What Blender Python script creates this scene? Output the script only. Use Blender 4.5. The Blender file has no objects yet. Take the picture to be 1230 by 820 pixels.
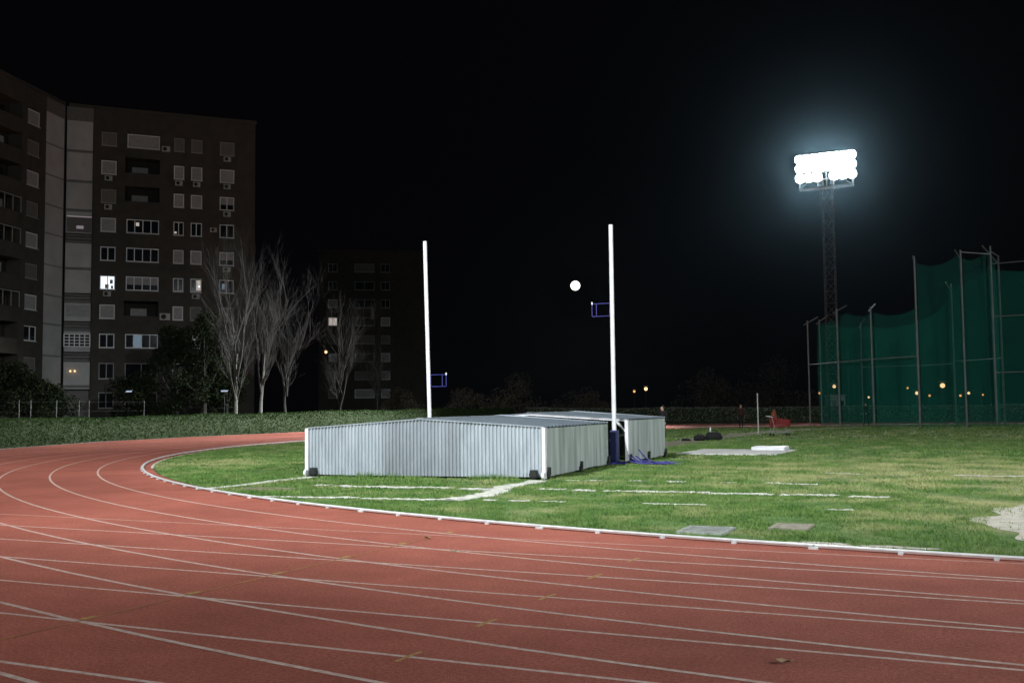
import bpy, math, random
import numpy as np
from mathutils import Vector, Matrix
random.seed(7); rng = np.random.default_rng(7)
R = math.radians
S = bpy.context.scene
COL = S.collection

# ------------------------------------------------------------------ camera
# world: x runs along the home straight, y across the field, z = 0 is the track surface
CAM_H, PITCH, ROLL, YAW = 1.729, 0.0637, 0.0114, 0.4413
cam_data = bpy.data.cameras.new('camera')
cam_data.sensor_width = 36.0; cam_data.sensor_fit = 'HORIZONTAL'
cam_data.lens = 36.0 * 1239.2 / 1230.0
cam_data.clip_start = 0.1; cam_data.clip_end = 6000
cam = bpy.data.objects.new('camera', cam_data); COL.objects.link(cam)
cam.matrix_world = (Matrix.Translation((0, 0, CAM_H)) @ Matrix.Rotation(YAW, 4, 'Z') @
                    Matrix.Rotation(math.pi / 2 + PITCH, 4, 'X') @ Matrix.Rotation(-ROLL, 4, 'Z'))
S.camera = cam

# ------------------------------------------------------------------ night sky, moonlight, exposure
W = bpy.data.worlds.new('World'); S.world = W; W.use_nodes = True
wn = W.node_tree; wn.nodes.clear()
wo = wn.nodes.new('ShaderNodeOutputWorld'); wb = wn.nodes.new('ShaderNodeBackground')
wb.inputs['Color'].default_value = (0.75, 0.72, 1.0, 1); wb.inputs['Strength'].default_value = 0.0016
wn.links.new(wb.outputs[0], wo.inputs['Surface'])
sd = bpy.data.lights.new('moonlight', 'SUN'); sd.energy = 0.004; sd.angle = R(0.5); sd.color = (1, 0.96, 0.88)
so = bpy.data.objects.new('moonlight', sd); COL.objects.link(so)
so.rotation_euler = Vector((1112, -2792, -354)).to_track_quat('-Z', 'Y').to_euler()
S.view_settings.view_transform = 'Standard'; S.view_settings.look = 'None'
S.view_settings.exposure = 0.0; S.view_settings.gamma = 1.0; S.view_settings.use_curve_mapping = False
S.cycles.use_denoising = True
S.cycles.transparent_max_bounces = 24
S.cycles.max_bounces = 5; S.cycles.diffuse_bounces = 2; S.cycles.glossy_bounces = 2
S.cycles.sample_clamp_indirect = 4.0

# ------------------------------------------------------------------ materials
def mat(name, c1, c2=None, scale=4.0, rough=0.8, metal=0.0, bump=0.0, bscale=None, c3=None, scale3=0.3, detail=4.0, spec=0.3, f3=(0.45, 0.62), stretch=None, dry=()):
    m = bpy.data.materials.new(name); m.use_nodes = True
    nt = m.node_tree; N = nt.nodes; L = nt.links
    b = N['Principled BSDF']
    b.inputs['Roughness'].default_value = rough; b.inputs['Metallic'].default_value = metal
    b.inputs['Specular IOR Level'].default_value = spec
    b.inputs['Base Color'].default_value = (*c1, 1)
    geo = N.new('ShaderNodeNewGeometry'); out = None
    if stretch:
        sv = N.new('ShaderNodeVectorMath'); sv.operation = 'MULTIPLY'; sv.inputs[1].default_value = stretch
        L.new(geo.outputs['Position'], sv.inputs[0]); pos = sv.outputs[0]
    else: pos = geo.outputs['Position']
    if c2 is not None:
        n = N.new('ShaderNodeTexNoise'); n.inputs['Scale'].default_value = scale; n.inputs['Detail'].default_value = detail
        L.new(pos, n.inputs['Vector'])
        r = N.new('ShaderNodeMapRange'); r.inputs[1].default_value = 0.33; r.inputs[2].default_value = 0.67
        L.new(n.outputs['Fac'], r.inputs[0])
        mx = N.new('ShaderNodeMix'); mx.data_type = 'RGBA'
        mx.inputs[6].default_value = (*c1, 1); mx.inputs[7].default_value = (*c2, 1)
        L.new(r.outputs[0], mx.inputs[0]); out = mx.outputs[2]
    if c3 is not None:
        n3 = N.new('ShaderNodeTexNoise'); n3.inputs['Scale'].default_value = scale3; n3.inputs['Detail'].default_value = 6
        L.new(pos, n3.inputs['Vector'])
        r3 = N.new('ShaderNodeMapRange'); r3.inputs[1].default_value = f3[0]; r3.inputs[2].default_value = f3[1]
        fac = n3.outputs['Fac']
        for (cx, cy, ra, amt) in dry:      # worn, sun-dried places in the turf
            dn = N.new('ShaderNodeVectorMath'); dn.operation = 'DISTANCE'; dn.inputs[1].default_value = (cx, cy, 0); L.new(geo.outputs['Position'], dn.inputs[0])
            dm = N.new('ShaderNodeMapRange'); dm.interpolation_type = 'SMOOTHSTEP'; dm.inputs[1].default_value = 0; dm.inputs[2].default_value = ra; dm.inputs[3].default_value = amt; dm.inputs[4].default_value = 0; L.new(dn.outputs['Value'], dm.inputs[0])
            ad = N.new('ShaderNodeMath'); ad.operation = 'ADD'; L.new(fac, ad.inputs[0]); L.new(dm.outputs[0], ad.inputs[1]); fac = ad.outputs[0]
        L.new(fac, r3.inputs[0])
        m3 = N.new('ShaderNodeMix'); m3.data_type = 'RGBA'
        L.new(r3.outputs[0], m3.inputs[0]); m3.inputs[7].default_value = (*c3, 1)
        if out: L.new(out, m3.inputs[6])
        else: m3.inputs[6].default_value = (*c1, 1)
        out = m3.outputs[2]
    if out: L.new(out, b.inputs['Base Color'])
    if bump > 0:
        nb = N.new('ShaderNodeTexNoise'); nb.inputs['Scale'].default_value = bscale or scale; nb.inputs['Detail'].default_value = 5
        L.new(geo.outputs['Position'], nb.inputs['Vector'])
        bp = N.new('ShaderNodeBump'); bp.inputs['Strength'].default_value = bump; bp.inputs['Distance'].default_value = 0.02
        L.new(nb.outputs['Fac'], bp.inputs['Height']); L.new(bp.outputs[0], b.inputs['Normal'])
    return m

def emit(name, col, strength):
    m = bpy.data.materials.new(name); m.use_nodes = True
    nt = m.node_tree; nt.nodes.clear()
    o = nt.nodes.new('ShaderNodeOutputMaterial'); e = nt.nodes.new('ShaderNodeEmission')
    e.inputs[0].default_value = (*col, 1); e.inputs[1].default_value = strength
    nt.links.new(e.outputs[0], o.inputs[0]); return m

def track_material():
    m = mat('red_rubber_track', (0.355, 0.112, 0.08), (0.272, 0.086, 0.062), scale=90, rough=0.9, bump=0.4, bscale=110, spec=0.08)
    nt = m.node_tree; N = nt.nodes; L = nt.links; b = N['Principled BSDF']
    src = b.inputs['Base Color'].links[0].from_socket
    geo = [n for n in N if n.type == 'NEW_GEOMETRY'][0]
    for sc, lo, hi, det in ((0.3, 0.78, 1.2, 6), (2.2, 0.92, 1.09, 6), (30, 0.78, 1.22, 3), (75, 0.8, 1.22, 2), (420, 0.6, 1.45, 2)):
        n = N.new('ShaderNodeTexNoise'); n.inputs['Scale'].default_value = sc; n.inputs['Detail'].default_value = det
        L.new(geo.outputs['Position'], n.inputs['Vector'])
        r = N.new('ShaderNodeMapRange'); r.inputs[1].default_value = 0.3; r.inputs[2].default_value = 0.7
        r.inputs[3].default_value = lo; r.inputs[4].default_value = hi
        L.new(n.outputs['Fac'], r.inputs[0])
        v = N.new('ShaderNodeVectorMath'); v.operation = 'SCALE'
        L.new(src, v.inputs[0]); L.new(r.outputs[0], v.inputs['Scale']); src = v.outputs[0]
    L.new(src, b.inputs['Base Color'])
    return m

M = {}
DRY = ((-0.5, 28, 12, .22), (1.0, 18, 4.5, .18), (-6, 62, 22, .08), (-23.5, 26.5, 4.5, .2), (-26, 40, 8, .1))
M['track'] = track_material()
M['ground'] = mat('dark_earth', (0.05, 0.055, 0.03), (0.08, 0.07, 0.045), scale=1.2, rough=0.95, bump=0.3, bscale=8)
M['turf'] = mat('turf_soil', (0.07, 0.135, 0.036), (0.11, 0.18, 0.06), scale=2.5, rough=0.95, bump=0.6, bscale=40, c3=(0.27, 0.27, 0.13), scale3=0.8, f3=(0.50, 0.76), spec=0.1, dry=DRY)
M['grass'] = mat('grass_blade', (0.05, 0.12, 0.022), (0.14, 0.225, 0.057), scale=2.0, rough=0.7, c3=(0.31, 0.32, 0.14), scale3=0.8, f3=(0.52, 0.80), spec=0.2, dry=DRY)
M['white_line'] = mat('worn_white_line', (0.60, 0.485, 0.435), (0.42, 0.27, 0.225), scale=16, rough=0.8, detail=8)
M['yellow_line'] = mat('worn_yellow_line', (0.40, 0.21, 0.06), (0.29, 0.12, 0.065), scale=12, rough=0.8, detail=8)
M['yellow_mark'] = mat('yellow_paint', (0.42, 0.27, 0.08), (0.31, 0.15, 0.07), scale=25, rough=0.8, detail=8)
M['kerb'] = mat('white_kerb_paint', (0.66, 0.66, 0.66), (0.52, 0.52, 0.52), scale=7, rough=0.45)
M['concrete'] = mat('pale_concrete', (0.58, 0.57, 0.54), (0.42, 0.41, 0.385), scale=9, rough=0.9, bump=0.3, bscale=40)
M['chalk'] = mat('worn_concrete_edge', (0.66, 0.65, 0.60), (0.40, 0.40, 0.33), scale=7, rough=0.95, detail=8, bump=0.3, bscale=30)
M['sand'] = mat('bare_sand', (0.52, 0.48, 0.42), (0.36, 0.34, 0.27), scale=5, rough=1, detail=8, bump=0.4, bscale=30)
M['dirt'] = mat('brown_dirt', (0.22, 0.19, 0.125), (0.15, 0.14, 0.08), scale=3, rough=1, bump=0.3, bscale=20)
M['slab_dark'] = mat('grey_cover', (0.24, 0.26, 0.24), (0.15, 0.16, 0.15), scale=9, rough=0.9, bump=0.3, bscale=40)
M['slab_edge'] = mat('cover_rim', (0.34, 0.36, 0.33), (0.17, 0.19, 0.16), scale=14, rough=0.9)
M['slab_brown'] = mat('brownish_cover', (0.30, 0.27, 0.22), (0.18, 0.17, 0.12), scale=9, rough=0.9)
M['galv'] = mat('galvanised_sheet', (0.40, 0.44, 0.475), (0.29, 0.33, 0.36), scale=5, rough=0.5, metal=0.25, c3=(0.24, 0.27, 0.28), scale3=1.1, f3=(0.5, 0.8), detail=6, stretch=(1, 1, .25))
M['galv_dull'] = mat('duller_galvanised_sheet', (0.33, 0.365, 0.395), (0.24, 0.27, 0.30), scale=5, rough=0.5, metal=0.25, c3=(0.19, 0.21, 0.22), scale3=1.1, f3=(0.45, 0.75), detail=6, stretch=(1, 1, .25))
M['galv_side'] = mat('weathered_galvanised_sheet', (0.47, 0.52, 0.50), (0.26, 0.30, 0.285), scale=4.5, rough=0.5, metal=0.25, c3=(0.52, 0.55, 0.53), scale3=2.6, f3=(0.56, 0.72), detail=4, stretch=(1, 1, .1))
M['roof'] = mat('dull_roof_sheet', (0.12, 0.145, 0.165), (0.09, 0.11, 0.13), scale=2, rough=0.6, metal=0.2)
M['white_metal'] = mat('white_enamel', (0.66, 0.66, 0.68), (0.56, 0.56, 0.58), scale=3, rough=0.4)
M['rubber'] = mat('black_rubber', (0.015, 0.017, 0.016), rough=0.7)
M['blue'] = mat('blue_paint', (0.032, 0.03, 0.20), (0.025, 0.024, 0.15), scale=5, rough=0.5)
M['blue_pad'] = mat('navy_padding', (0.022, 0.028, 0.10), (0.015, 0.02, 0.065), scale=4, rough=0.6)
M['steel'] = mat('grey_steel', (0.36, 0.37, 0.37), (0.26, 0.27, 0.27), scale=4, rough=0.5, metal=0.4)
M['mast_steel'] = mat('dark_mast_steel', (0.13, 0.13, 0.13), (0.08, 0.08, 0.08), scale=3, rough=0.6, metal=0.3)
M['cage_steel'] = mat('dull_cage_steel', (0.16, 0.17, 0.17), (0.11, 0.12, 0.12), scale=2, rough=0.6, metal=0.3)
M['hedge'] = mat('hedge_leaf', (0.02, 0.044, 0.011), (0.034, 0.062, 0.018), scale=1.1, rough=0.8, c3=(0.055, 0.085, 0.03), scale3=4, f3=(0.5, 0.8), spec=0.06)
M['hedge_far'] = mat('lightened_hedge_leaf', (0.20, 0.215, 0.17), (0.26, 0.27, 0.22), scale=1.1, rough=0.8)  # far hedge leaf colour raised to stand in for missing floodlight
M['hedge_core'] = mat('hedge_twigs', (0.022, 0.036, 0.013), (0.032, 0.048, 0.018), scale=9, rough=0.9, bump=0.8, bscale=14)
M['bark'] = mat('pale_bark', (0.17, 0.17, 0.15), (0.09, 0.09, 0.08), scale=5, rough=0.9)
M['twig'] = mat('bare_twig', (0.034, 0.032, 0.028), (0.02, 0.019, 0.017), scale=2, rough=0.9)
M['twig_dark'] = mat('shaded_bare_twig', (0.02, 0.019, 0.017), (0.012, 0.011, 0.01), scale=2, rough=0.9)  # shade put into the twig colour, offsetting the strong far floodlight
M['dark_leaf'] = mat('evergreen_leaf', (0.012, 0.017, 0.008), (0.018, 0.024, 0.012), scale=2, rough=0.95, spec=0.03)
M['dry_bush'] = mat('dry_bush_twig', (0.15, 0.125, 0.09), (0.10, 0.085, 0.06), scale=3, rough=0.9)
M['brick'] = mat('brown_brick', (0.076, 0.069, 0.058), (0.056, 0.051, 0.043), scale=1.2, rough=0.9)
M['panel'] = mat('pale_terrace_screen', (0.52, 0.52, 0.515), (0.42, 0.42, 0.415), scale=0.6, rough=0.8)
M['shutter'] = mat('grey_roller_shutter', (0.37, 0.37, 0.37), (0.31, 0.31, 0.31), scale=3, rough=0.6)
M['shutter_dim'] = mat('brown_grey_roller_shutter', (0.17, 0.165, 0.155), (0.14, 0.135, 0.13), scale=3, rough=0.6)
M['frame'] = mat('white_window_frame', (0.85, 0.86, 0.88), rough=0.4)
M['frame_dim'] = mat('bronze_window_frame', (0.30, 0.29, 0.28), rough=0.5)
M['glass'] = mat('dark_window_glass', (0.012, 0.014, 0.018), rough=0.08, spec=0.6)
M['dark'] = mat('unlit_interior', (0.03, 0.028, 0.026), rough=0.9)
M['ac'] = mat('air_conditioner_casing', (0.45, 0.45, 0.43), rough=0.6)
M['lit'] = emit('lit_window_white', (0.82, 0.92, 1.0), 1.5)
M['lit_soft'] = emit('lit_window_curtain', (0.55, 0.75, 0.95), 0.22)
M['lit_warm'] = emit('lit_room_warm', (1.0, 0.88, 0.8), 0.42)
M['lit_pink'] = emit('lit_terrace', (0.9, 0.75, 0.85), 0.22)
M['flood'] = emit('floodlight_glass', (0.90, 0.97, 1.0), 70)
M['sodium'] = emit('sodium_lamp', (1.0, 0.42, 0.13), 1.5)
M['sodium_white'] = emit('warm_lamp', (1.0, 0.60, 0.28), 2.2)
M['cold'] = emit('cold_lamp', (0.6, 0.72, 1.0), .8)
M['moon'] = emit('moon_surface', (1.0, 0.97, 0.88), 2.2)
M['skin'] = mat('skin', (0.45, 0.28, 0.2), rough=0.6)
M['black_cloth'] = mat('black_cloth', (0.008, 0.008, 0.009), (0.015, 0.015, 0.016), scale=8, rough=0.9)
M['red_cloth'] = mat('dark_red_cloth', (0.08, 0.018, 0.014), (0.03, 0.01, 0.01), scale=8, rough=0.9)
M['hair'] = mat('dark_hair', (0.02, 0.015, 0.01), rough=0.7)
M['red_plastic'] = mat('red_trolley_plastic', (0.24, 0.022, 0.022), (0.18, 0.018, 0.018), scale=4, rough=0.45)
M['rust'] = mat('rust_brown_sack', (0.17, 0.05, 0.02), (0.10, 0.03, 0.014), scale=9, rough=0.9)
M['leaf_dry'] = mat('dry_leaf', (0.33, 0.25, 0.14), (0.2, 0.14, 0.08), scale=40, rough=0.9)

def net_material():
    m = bpy.data.materials.new('green_netting'); m.use_nodes = True
    nt = m.node_tree; N = nt.nodes; L = nt.links
    b = N['Principled BSDF']; b.inputs['Base Color'].default_value = (0.014, 0.19, 0.14, 1); b.inputs['Roughness'].default_value = 0.9
    b.inputs['Specular IOR Level'].default_value = 0.1
    t = N.new('ShaderNodeBsdfTransparent'); mx = N.new('ShaderNodeMixShader')
    g = N.new('ShaderNodeNewGeometry'); n = N.new('ShaderNodeTexNoise'); n.inputs['Scale'].default_value = 0.5
    L.new(g.outputs['Position'], n.inputs['Vector'])
    r = N.new('ShaderNodeMapRange'); r.inputs[3].default_value = 0.19; r.inputs[4].default_value = 0.33
    L.new(n.outputs['Fac'], r.inputs[0]); L.new(r.outputs[0], mx.inputs[0])
    L.new(t.outputs[0], mx.inputs[1]); L.new(b.outputs[0], mx.inputs[2])
    L.new(mx.outputs[0], N['Material Output'].inputs[0])
    return m
M['net'] = net_material()

# ------------------------------------------------------------------ mesh helpers
class MB:
    def __init__(s): s.v = []; s.f = []; s.mi = []; s.m = 0
    def quad(s, *p):
        n = len(s.v); s.v += [tuple(q) for q in p]; s.f.append(tuple(range(n, n + len(p)))); s.mi.append(s.m); return s
    def box(s, x0, x1, y0, y1, z0, z1):
        n = len(s.v)
        s.v += [(x, y, z) for z in (z0, z1) for y in (y0, y1) for x in (x0, x1)]
        for f in ((0, 2, 3, 1), (4, 5, 7, 6), (0, 1, 5, 4), (2, 6, 7, 3), (0, 4, 6, 2), (1, 3, 7, 5)):
            s.f.append(tuple(n + i for i in f)); s.mi.append(s.m)
        return s
    def tube(s, a, b, r0, r1=None, n=6, cap=True):
        r1 = r0 if r1 is None else r1
        a = Vector(a); b = Vector(b); d = (b - a)
        if d.length < 1e-6: return s
        d.normalize(); u = d.orthogonal().normalized(); w = d.cross(u); k = len(s.v)
        for p, r in ((a, r0), (b, r1)):
            for i in range(n):
                t = 2 * math.pi * i / n; s.v.append(tuple(p + (u * math.cos(t) + w * math.sin(t)) * r))
        for i in range(n):
            j = (i + 1) % n; s.f.append((k + i, k + j, k + n + j, k + n + i)); s.mi.append(s.m)
        if cap:
            s.f.append(tuple(k + i for i in reversed(range(n)))); s.f.append(tuple(k + n + i for i in range(n))); s.mi += [s.m, s.m]
        return s
    def path(s, pts, r, n=6):
        for a, b in zip(pts[:-1], pts[1:]): s.tube(a, b, r, n=n)
        return s
    def sphere(s, c, r, nu=12, nv=8, sx=1, sy=1, sz=1, jit=0):
        k = len(s.v); c = Vector(c)
        for i in range(nv + 1):
            ph = math.pi * i / nv
            for j in range(nu):
                th = 2 * math.pi * j / nu; q = r * (1 + random.uniform(-jit, jit))
                s.v.append((c.x + q * sx * math.sin(ph) * math.cos(th), c.y + q * sy * math.sin(ph) * math.sin(th), c.z + q * sz * math.cos(ph)))
        for i in range(nv):
            for j in range(nu):
                j2 = (j + 1) % nu
                s.f.append((k + i * nu + j, k + (i + 1) * nu + j, k + (i + 1) * nu + j2, k + i * nu + j2)); s.mi.append(s.m)
        return s
    def build(s, name, m, parent=None, smooth=False):
        me = bpy.data.meshes.new(name); me.from_pydata(s.v, [], s.f)
        for k in (m if isinstance(m, (list, tuple)) else [m]): me.materials.append(M[k])
        if isinstance(m, (list, tuple)): me.polygons.foreach_set('material_index', s.mi)
        if smooth: me.polygons.foreach_set('use_smooth', [True] * len(me.polygons))
        me.update()
        o = bpy.data.objects.new(name, me); COL.objects.link(o); o.parent = parent
        return o

def np_mesh(name, V, F, m, parent=None):
    """V (n,3) array, F (k,3|4) index array"""
    me = bpy.data.meshes.new(name); k = F.shape[1]
    me.vertices.add(len(V)); me.vertices.foreach_set('co', V.astype(np.float32).ravel())
    me.loops.add(F.size); me.loops.foreach_set('vertex_index', F.astype(np.int32).ravel())
    me.polygons.add(len(F)); me.polygons.foreach_set('loop_start', np.arange(0, F.size, k, dtype=np.int32))
    me.polygons.foreach_set('loop_total', np.full(len(F), k, dtype=np.int32))
    me.update(calc_edges=True); me.materials.append(M[m])
    o = bpy.data.objects.new(name, me); COL.objects.link(o); o.parent = parent
    return o

def empty(name, loc=(0, 0, 0), rz=0.0):
    o = bpy.data.objects.new(name, None); COL.objects.link(o); o.location = loc; o.rotation_euler = (0, 0, rz); o.empty_display_size = 0.2
    return o
def tag(o, label=None, cat=None, group=None, kind=None):
    if label: o['label'] = label
    if cat: o['category'] = cat
    if group: o['group'] = group
    if kind: o['kind'] = kind
    return o
def copy_tree(o, parent=None):
    c = o.copy(); COL.objects.link(c); c.parent = parent
    for ch in [x for x in bpy.data.objects if x.parent == o]: copy_tree(ch, c)
    return c

# ------------------------------------------------------------------ track geometry
XB, YK, RK, LW = 3.49, 12.41, 38.37, 1.22      # start of bend, kerb line of home straight, kerb radius, lane width
YC = YK + RK
def oval(s, off):
    """s in metres from the start of the bend (negative: along the home straight), off = distance outside the kerb"""
    r = RK + off
    if s < 0: return (XB - s, YK - off)
    th = s / RK
    if th <= math.pi: return (XB - r * math.sin(th), YC - r * math.cos(th))
    return (XB + (s - RK * math.pi), YC + r)
SB = RK * math.pi
def lerp(x, xs, ys): return float(np.interp(x, xs, ys))
def cval(x, y):
    x = np.asarray(x, float); y = np.asarray(y, float)
    bend = np.hypot(x - XB, y - YC) - RK
    st = np.abs(y - YC) - RK
    return np.where(x < XB, bend, st)
def ang(x, y): return math.atan2(XB - x, YC - y) * RK
HEDGE = [(-30.5, 12), (-38, 22), (-44.9, 35.6), (-48.4, 44.6), (-49.3, 51), (-49.9, 60.4), (-50.2, 67.4), (-50.5, 82.3), (-50.2, 94)]
HS = [ang(*p) for p in HEDGE]; HO = [float(cval(*p)) for p in HEDGE]
def outer(s):
    if s < 0: return 17.0
    if s > SB: return 10.2
    return lerp(s, [0] + HS + [SB], [17.0] + [h - 0.75 for h in HO[:-3]] + [HO[-3] - 0.75, 16.0, 12.5] + [10.2])
def inner(s):
    # a strip of track lies inside the kerb on the far half of the bend
    return lerp(s, [0, 44, 50, 56, 62, 70, 100, SB - 6, SB], [-0.12, -0.42, -0.5, -0.65, -1.3, -2.9, -4.2, -1.0, -0.12])
SS = list(np.arange(-110, 0, 10.0)) + list(np.linspace(0, SB, 121)) + list(np.arange(SB + 10, SB + 121, 10))

# ground sheet to the horizon
b = MB(); n = 48
for i in range(n):
    a0, a1 = 2 * math.pi * i / n, 2 * math.pi * (i + 1) / n
    b.quad((0, 60, -0.03), (900 * math.cos(a0), 60 + 900 * math.sin(a0), -0.03), (900 * math.cos(a1), 60 + 900 * math.sin(a1), -0.03))
ground = tag(b.build('ground', 'ground'), 'dark earth and rough grass beyond the running track', kind='structure')

b = MB()
for s0, s1 in zip(SS[:-1], SS[1:]):
    for k in range(4):
        q = []
        for s, kk in ((s0, k), (s0, k + 1), (s1, k + 1), (s1, k)):
            i0, o0 = inner(s), outer(s); q.append((*oval(s, i0 + (o0 - i0) * kk / 4), 0.0))
        b.quad(*q)
track = tag(b.build('running_track', 'track'), 'red rubber running track sweeping round the bend', kind='structure')

# turf of the infield, its rim follows the inner track edge
b = MB(); rim = [(*oval(s, inner(s) - 0.02), 0.0) for s in SS]
xs_rows = [(-110, XB)]
for a, c in zip(rim[:-1], rim[1:]):
    b.quad(a, c, (c[0], YC, 0.0), (a[0], YC, 0.0)) if a[0] != c[0] else None
turf = tag(b.build('infield_turf', 'turf'), 'green infield turf inside the track', kind='structure')

def ribbon(pts, width, z, name, m, parent, closed=False, jitter=0.0):
    b = MB(); L = []; Rr = []
    for i, p in enumerate(pts):
        a = Vector(pts[max(i - 1, 0)]); c = Vector(pts[min(i + 1, len(pts) - 1)])
        d = (c - a).normalized(); nrm = Vector((-d.y, d.x))
        w1 = width / 2 * (1 + random.uniform(-jitter, jitter)); w2 = width / 2 * (1 + random.uniform(-jitter, jitter))
        L.append((p[0] + nrm.x * w1, p[1] + nrm.y * w1, z)); Rr.append((p[0] - nrm.x * w2, p[1] - nrm.y * w2, z))
    for i in range(len(pts) - 1): b.quad(Rr[i], Rr[i + 1], L[i + 1], L[i])
    return b.build(name, m, parent)

for k in range(1, 9):
    ribbon([oval(s, k * LW) for s in SS], 0.05, 0.003, 'lane_line', 'white_line', track)
for k in range(0, 8):
    y = YK - k * LW
    x0 = -13 - 6.0 * math.sqrt(k + 0.3)
    ribbon([(x, y) for x in np.linspace(x0, XB, 30)], 0.045 if k else 0.03, 0.0015, 'sprint_line', 'white_line', track)
# yellow start line across the lanes and the small yellow hurdle marks
ribbon([(-6.98, y) for y in np.linspace(3.4, 12.2, 20)], 0.026, 0.0045, 'start_line', 'yellow_line', track, jitter=0.3)
for k in range(1, 8):
    ribbon([(-3.81, YK - k * LW - 0.17), (-3.81, YK - k * LW), (-3.79, YK - k * LW + 0.15)], 0.042, 0.006, 'hurdle_mark', 'yellow_mark', track, jitter=0.25)
for k in range(1, 8):
    th = math.acos(1 - 0); x = -6.98
    y = YC - math.sqrt((RK + k * LW) ** 2 - (x - XB) ** 2)
    ribbon([(x - 0.03, y + 0.06), (x - 0.02, y + 0.2)], 0.09, 0.006, 'start_mark', 'yellow_mark', track, jitter=0.3)

# ------------------------------------------------------------------ white kerb rail with feet
kerb = tag(empty('track_kerb', (*oval(0, 0), 0)), 'white raised kerb rail along the inner edge of the red track', 'kerb')
inv = Matrix.Translation((-kerb.location.x, -kerb.location.y, 0))
def kerb_piece(s0, s1, name):
    b = MB(); n = max(1, int((s1 - s0) / 0.7)); prof = [(-0.028, 0.02), (-0.036, 0.042), (-0.025, 0.054), (0.025, 0.054), (0.036, 0.042), (0.028, 0.02)]
    rings = []
    for i in range(n + 1):
        s = s0 + (s1 - s0) * i / n
        rings.append([(oval(s, -0.02 + o)[0] - kerb.location.x, oval(s, -0.02 + o)[1] - kerb.location.y, z) for o, z in prof])
    for r0, r1 in zip(rings[:-1], rings[1:]):
        for j in range(6): b.quad(r0[j], r1[j], r1[(j + 1) % 6], r0[(j + 1) % 6])
    b.quad(*rings[0]); b.quad(*reversed(rings[-1]))
    return b.build(name, 'kerb', kerb)
s = -18.4; SEG = 4.0
k = 0
while s < SB + 60:
    kerb_piece(s + 0.008, s + SEG - 0.008, 'rail'); near = s < 60
    for j in range(4 if near else 1):
        p = oval(s + j * 1.0, 0.0); q = oval(s + j * 1.0 + 0.1, 0.0); a = math.atan2(q[1] - p[1], q[0] - p[0])
        w = 0.11 if j == 0 else 0.05
        f = MB().box(-w / 2, w / 2, -0.05, 0.05, 0.0, 0.026).build('foot', 'kerb', kerb)
        f.location = (p[0] - kerb.location.x, p[1] - kerb.location.y, 0); f.rotation_euler.z = a
    s += SEG; k += 1
# second, flat white edging where the inner strip of track leaves the kerb
ribbon([oval(s, inner(s) + 0.03) for s in np.linspace(30, SB, 90)], 0.08, 0.010, 'edging_line', 'chalk', track)

# ------------------------------------------------------------------ worn edge strips, sand, path, covers in the turf
keep_out = []
def strip(pts, width, name='edge_strip', m='chalk', jit=0.35, z=0.012, n=None, gaps=()):
    P = [Vector(p) for p in pts]; L = sum((a - c).length for a, c in zip(P[:-1], P[1:])); n = n or int(L / 0.07)
    out = []; acc = [0]
    for a, c in zip(P[:-1], P[1:]): acc.append(acc[-1] + (c - a).length)
    for i in range(n + 1):
        t = L * i / n; x = float(np.interp(t, acc, [p.x for p in P])); y = float(np.interp(t, acc, [p.y for p in P]))
        wb_ = .10 * width * math.sin(t * 5.1 + P[0].x) + .16 * width * math.sin(t * 2.3 + P[0].y); out.append((x + wb_ * .5 + random.uniform(-.012, .012), y + wb_ + random.uniform(-.012, .012)))
    run = []; runs = []
    for i, p in enumerate(out):
        f = i / n
        if any(g0 < f < g1 for g0, g1 in gaps):
            if len(run) > 2: runs.append(run)
            run = []
        else: run.append(p)
    if len(run) > 2: runs.append(run)
    for r_ in runs:
        ribbon(r_, width * .85, z, name, m, turf, jitter=min(.75, jit * 1.5))
        keep_out.append((np.array(r_), width * 0.5))
strip([(-15.95, 17.75), (-15.95, 19.5), (-16.1, 21.9)], 0.42, jit=0.25)
strip([(-14.5, 19.45), (-12.2, 19.58), (-9.8, 19.62)], 0.48, gaps=((.0, .03), (.12, .16), (.80, .84)))
strip([(-13.4, 16.7), (-11.0, 16.95), (-9.5, 17.2)], 0.36, gaps=((.5, .53),))
strip([(-9.25, 17.25), (-9.45, 18.9), (-9.85, 21.0), (-9.85, 22.5)], 0.6, jit=0.35, m='chalk')
strip([(-9.5, 17.2), (-8.6, 17.34), (-7.2, 17.44)], 0.26, gaps=((.2, .28), (.42, .5), (.7, .78)))
strip([(-8.9, 19.95), (-5.4, 20.1), (-1.9, 20.18)], 0.42, jit=0.5, gaps=((.08, .11), (.2, .22), (.7, .72), (.86, .9)))
strip([(-9.3, 22.62), (-7.0, 22.92), (-5.1, 22.95), (-3.6, 22.9)], 0.34, jit=0.6, gaps=((.15, .25), (.33, .4), (.5, .62), (.7, .78)))
strip([(-5.8, 17.6), (-5.2, 17.65), (-4.7, 17.68)], 0.2, jit=0.6)
strip([(-2.6, 17.55), (-2.2, 17.6)], 0.22, jit=0.6)
strip([(-4.1, 26.6), (-2.2, 26.5), (0.5, 26.7)], 0.35, jit=0.8, gaps=((.2, .35), (.5, .65)))

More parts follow.
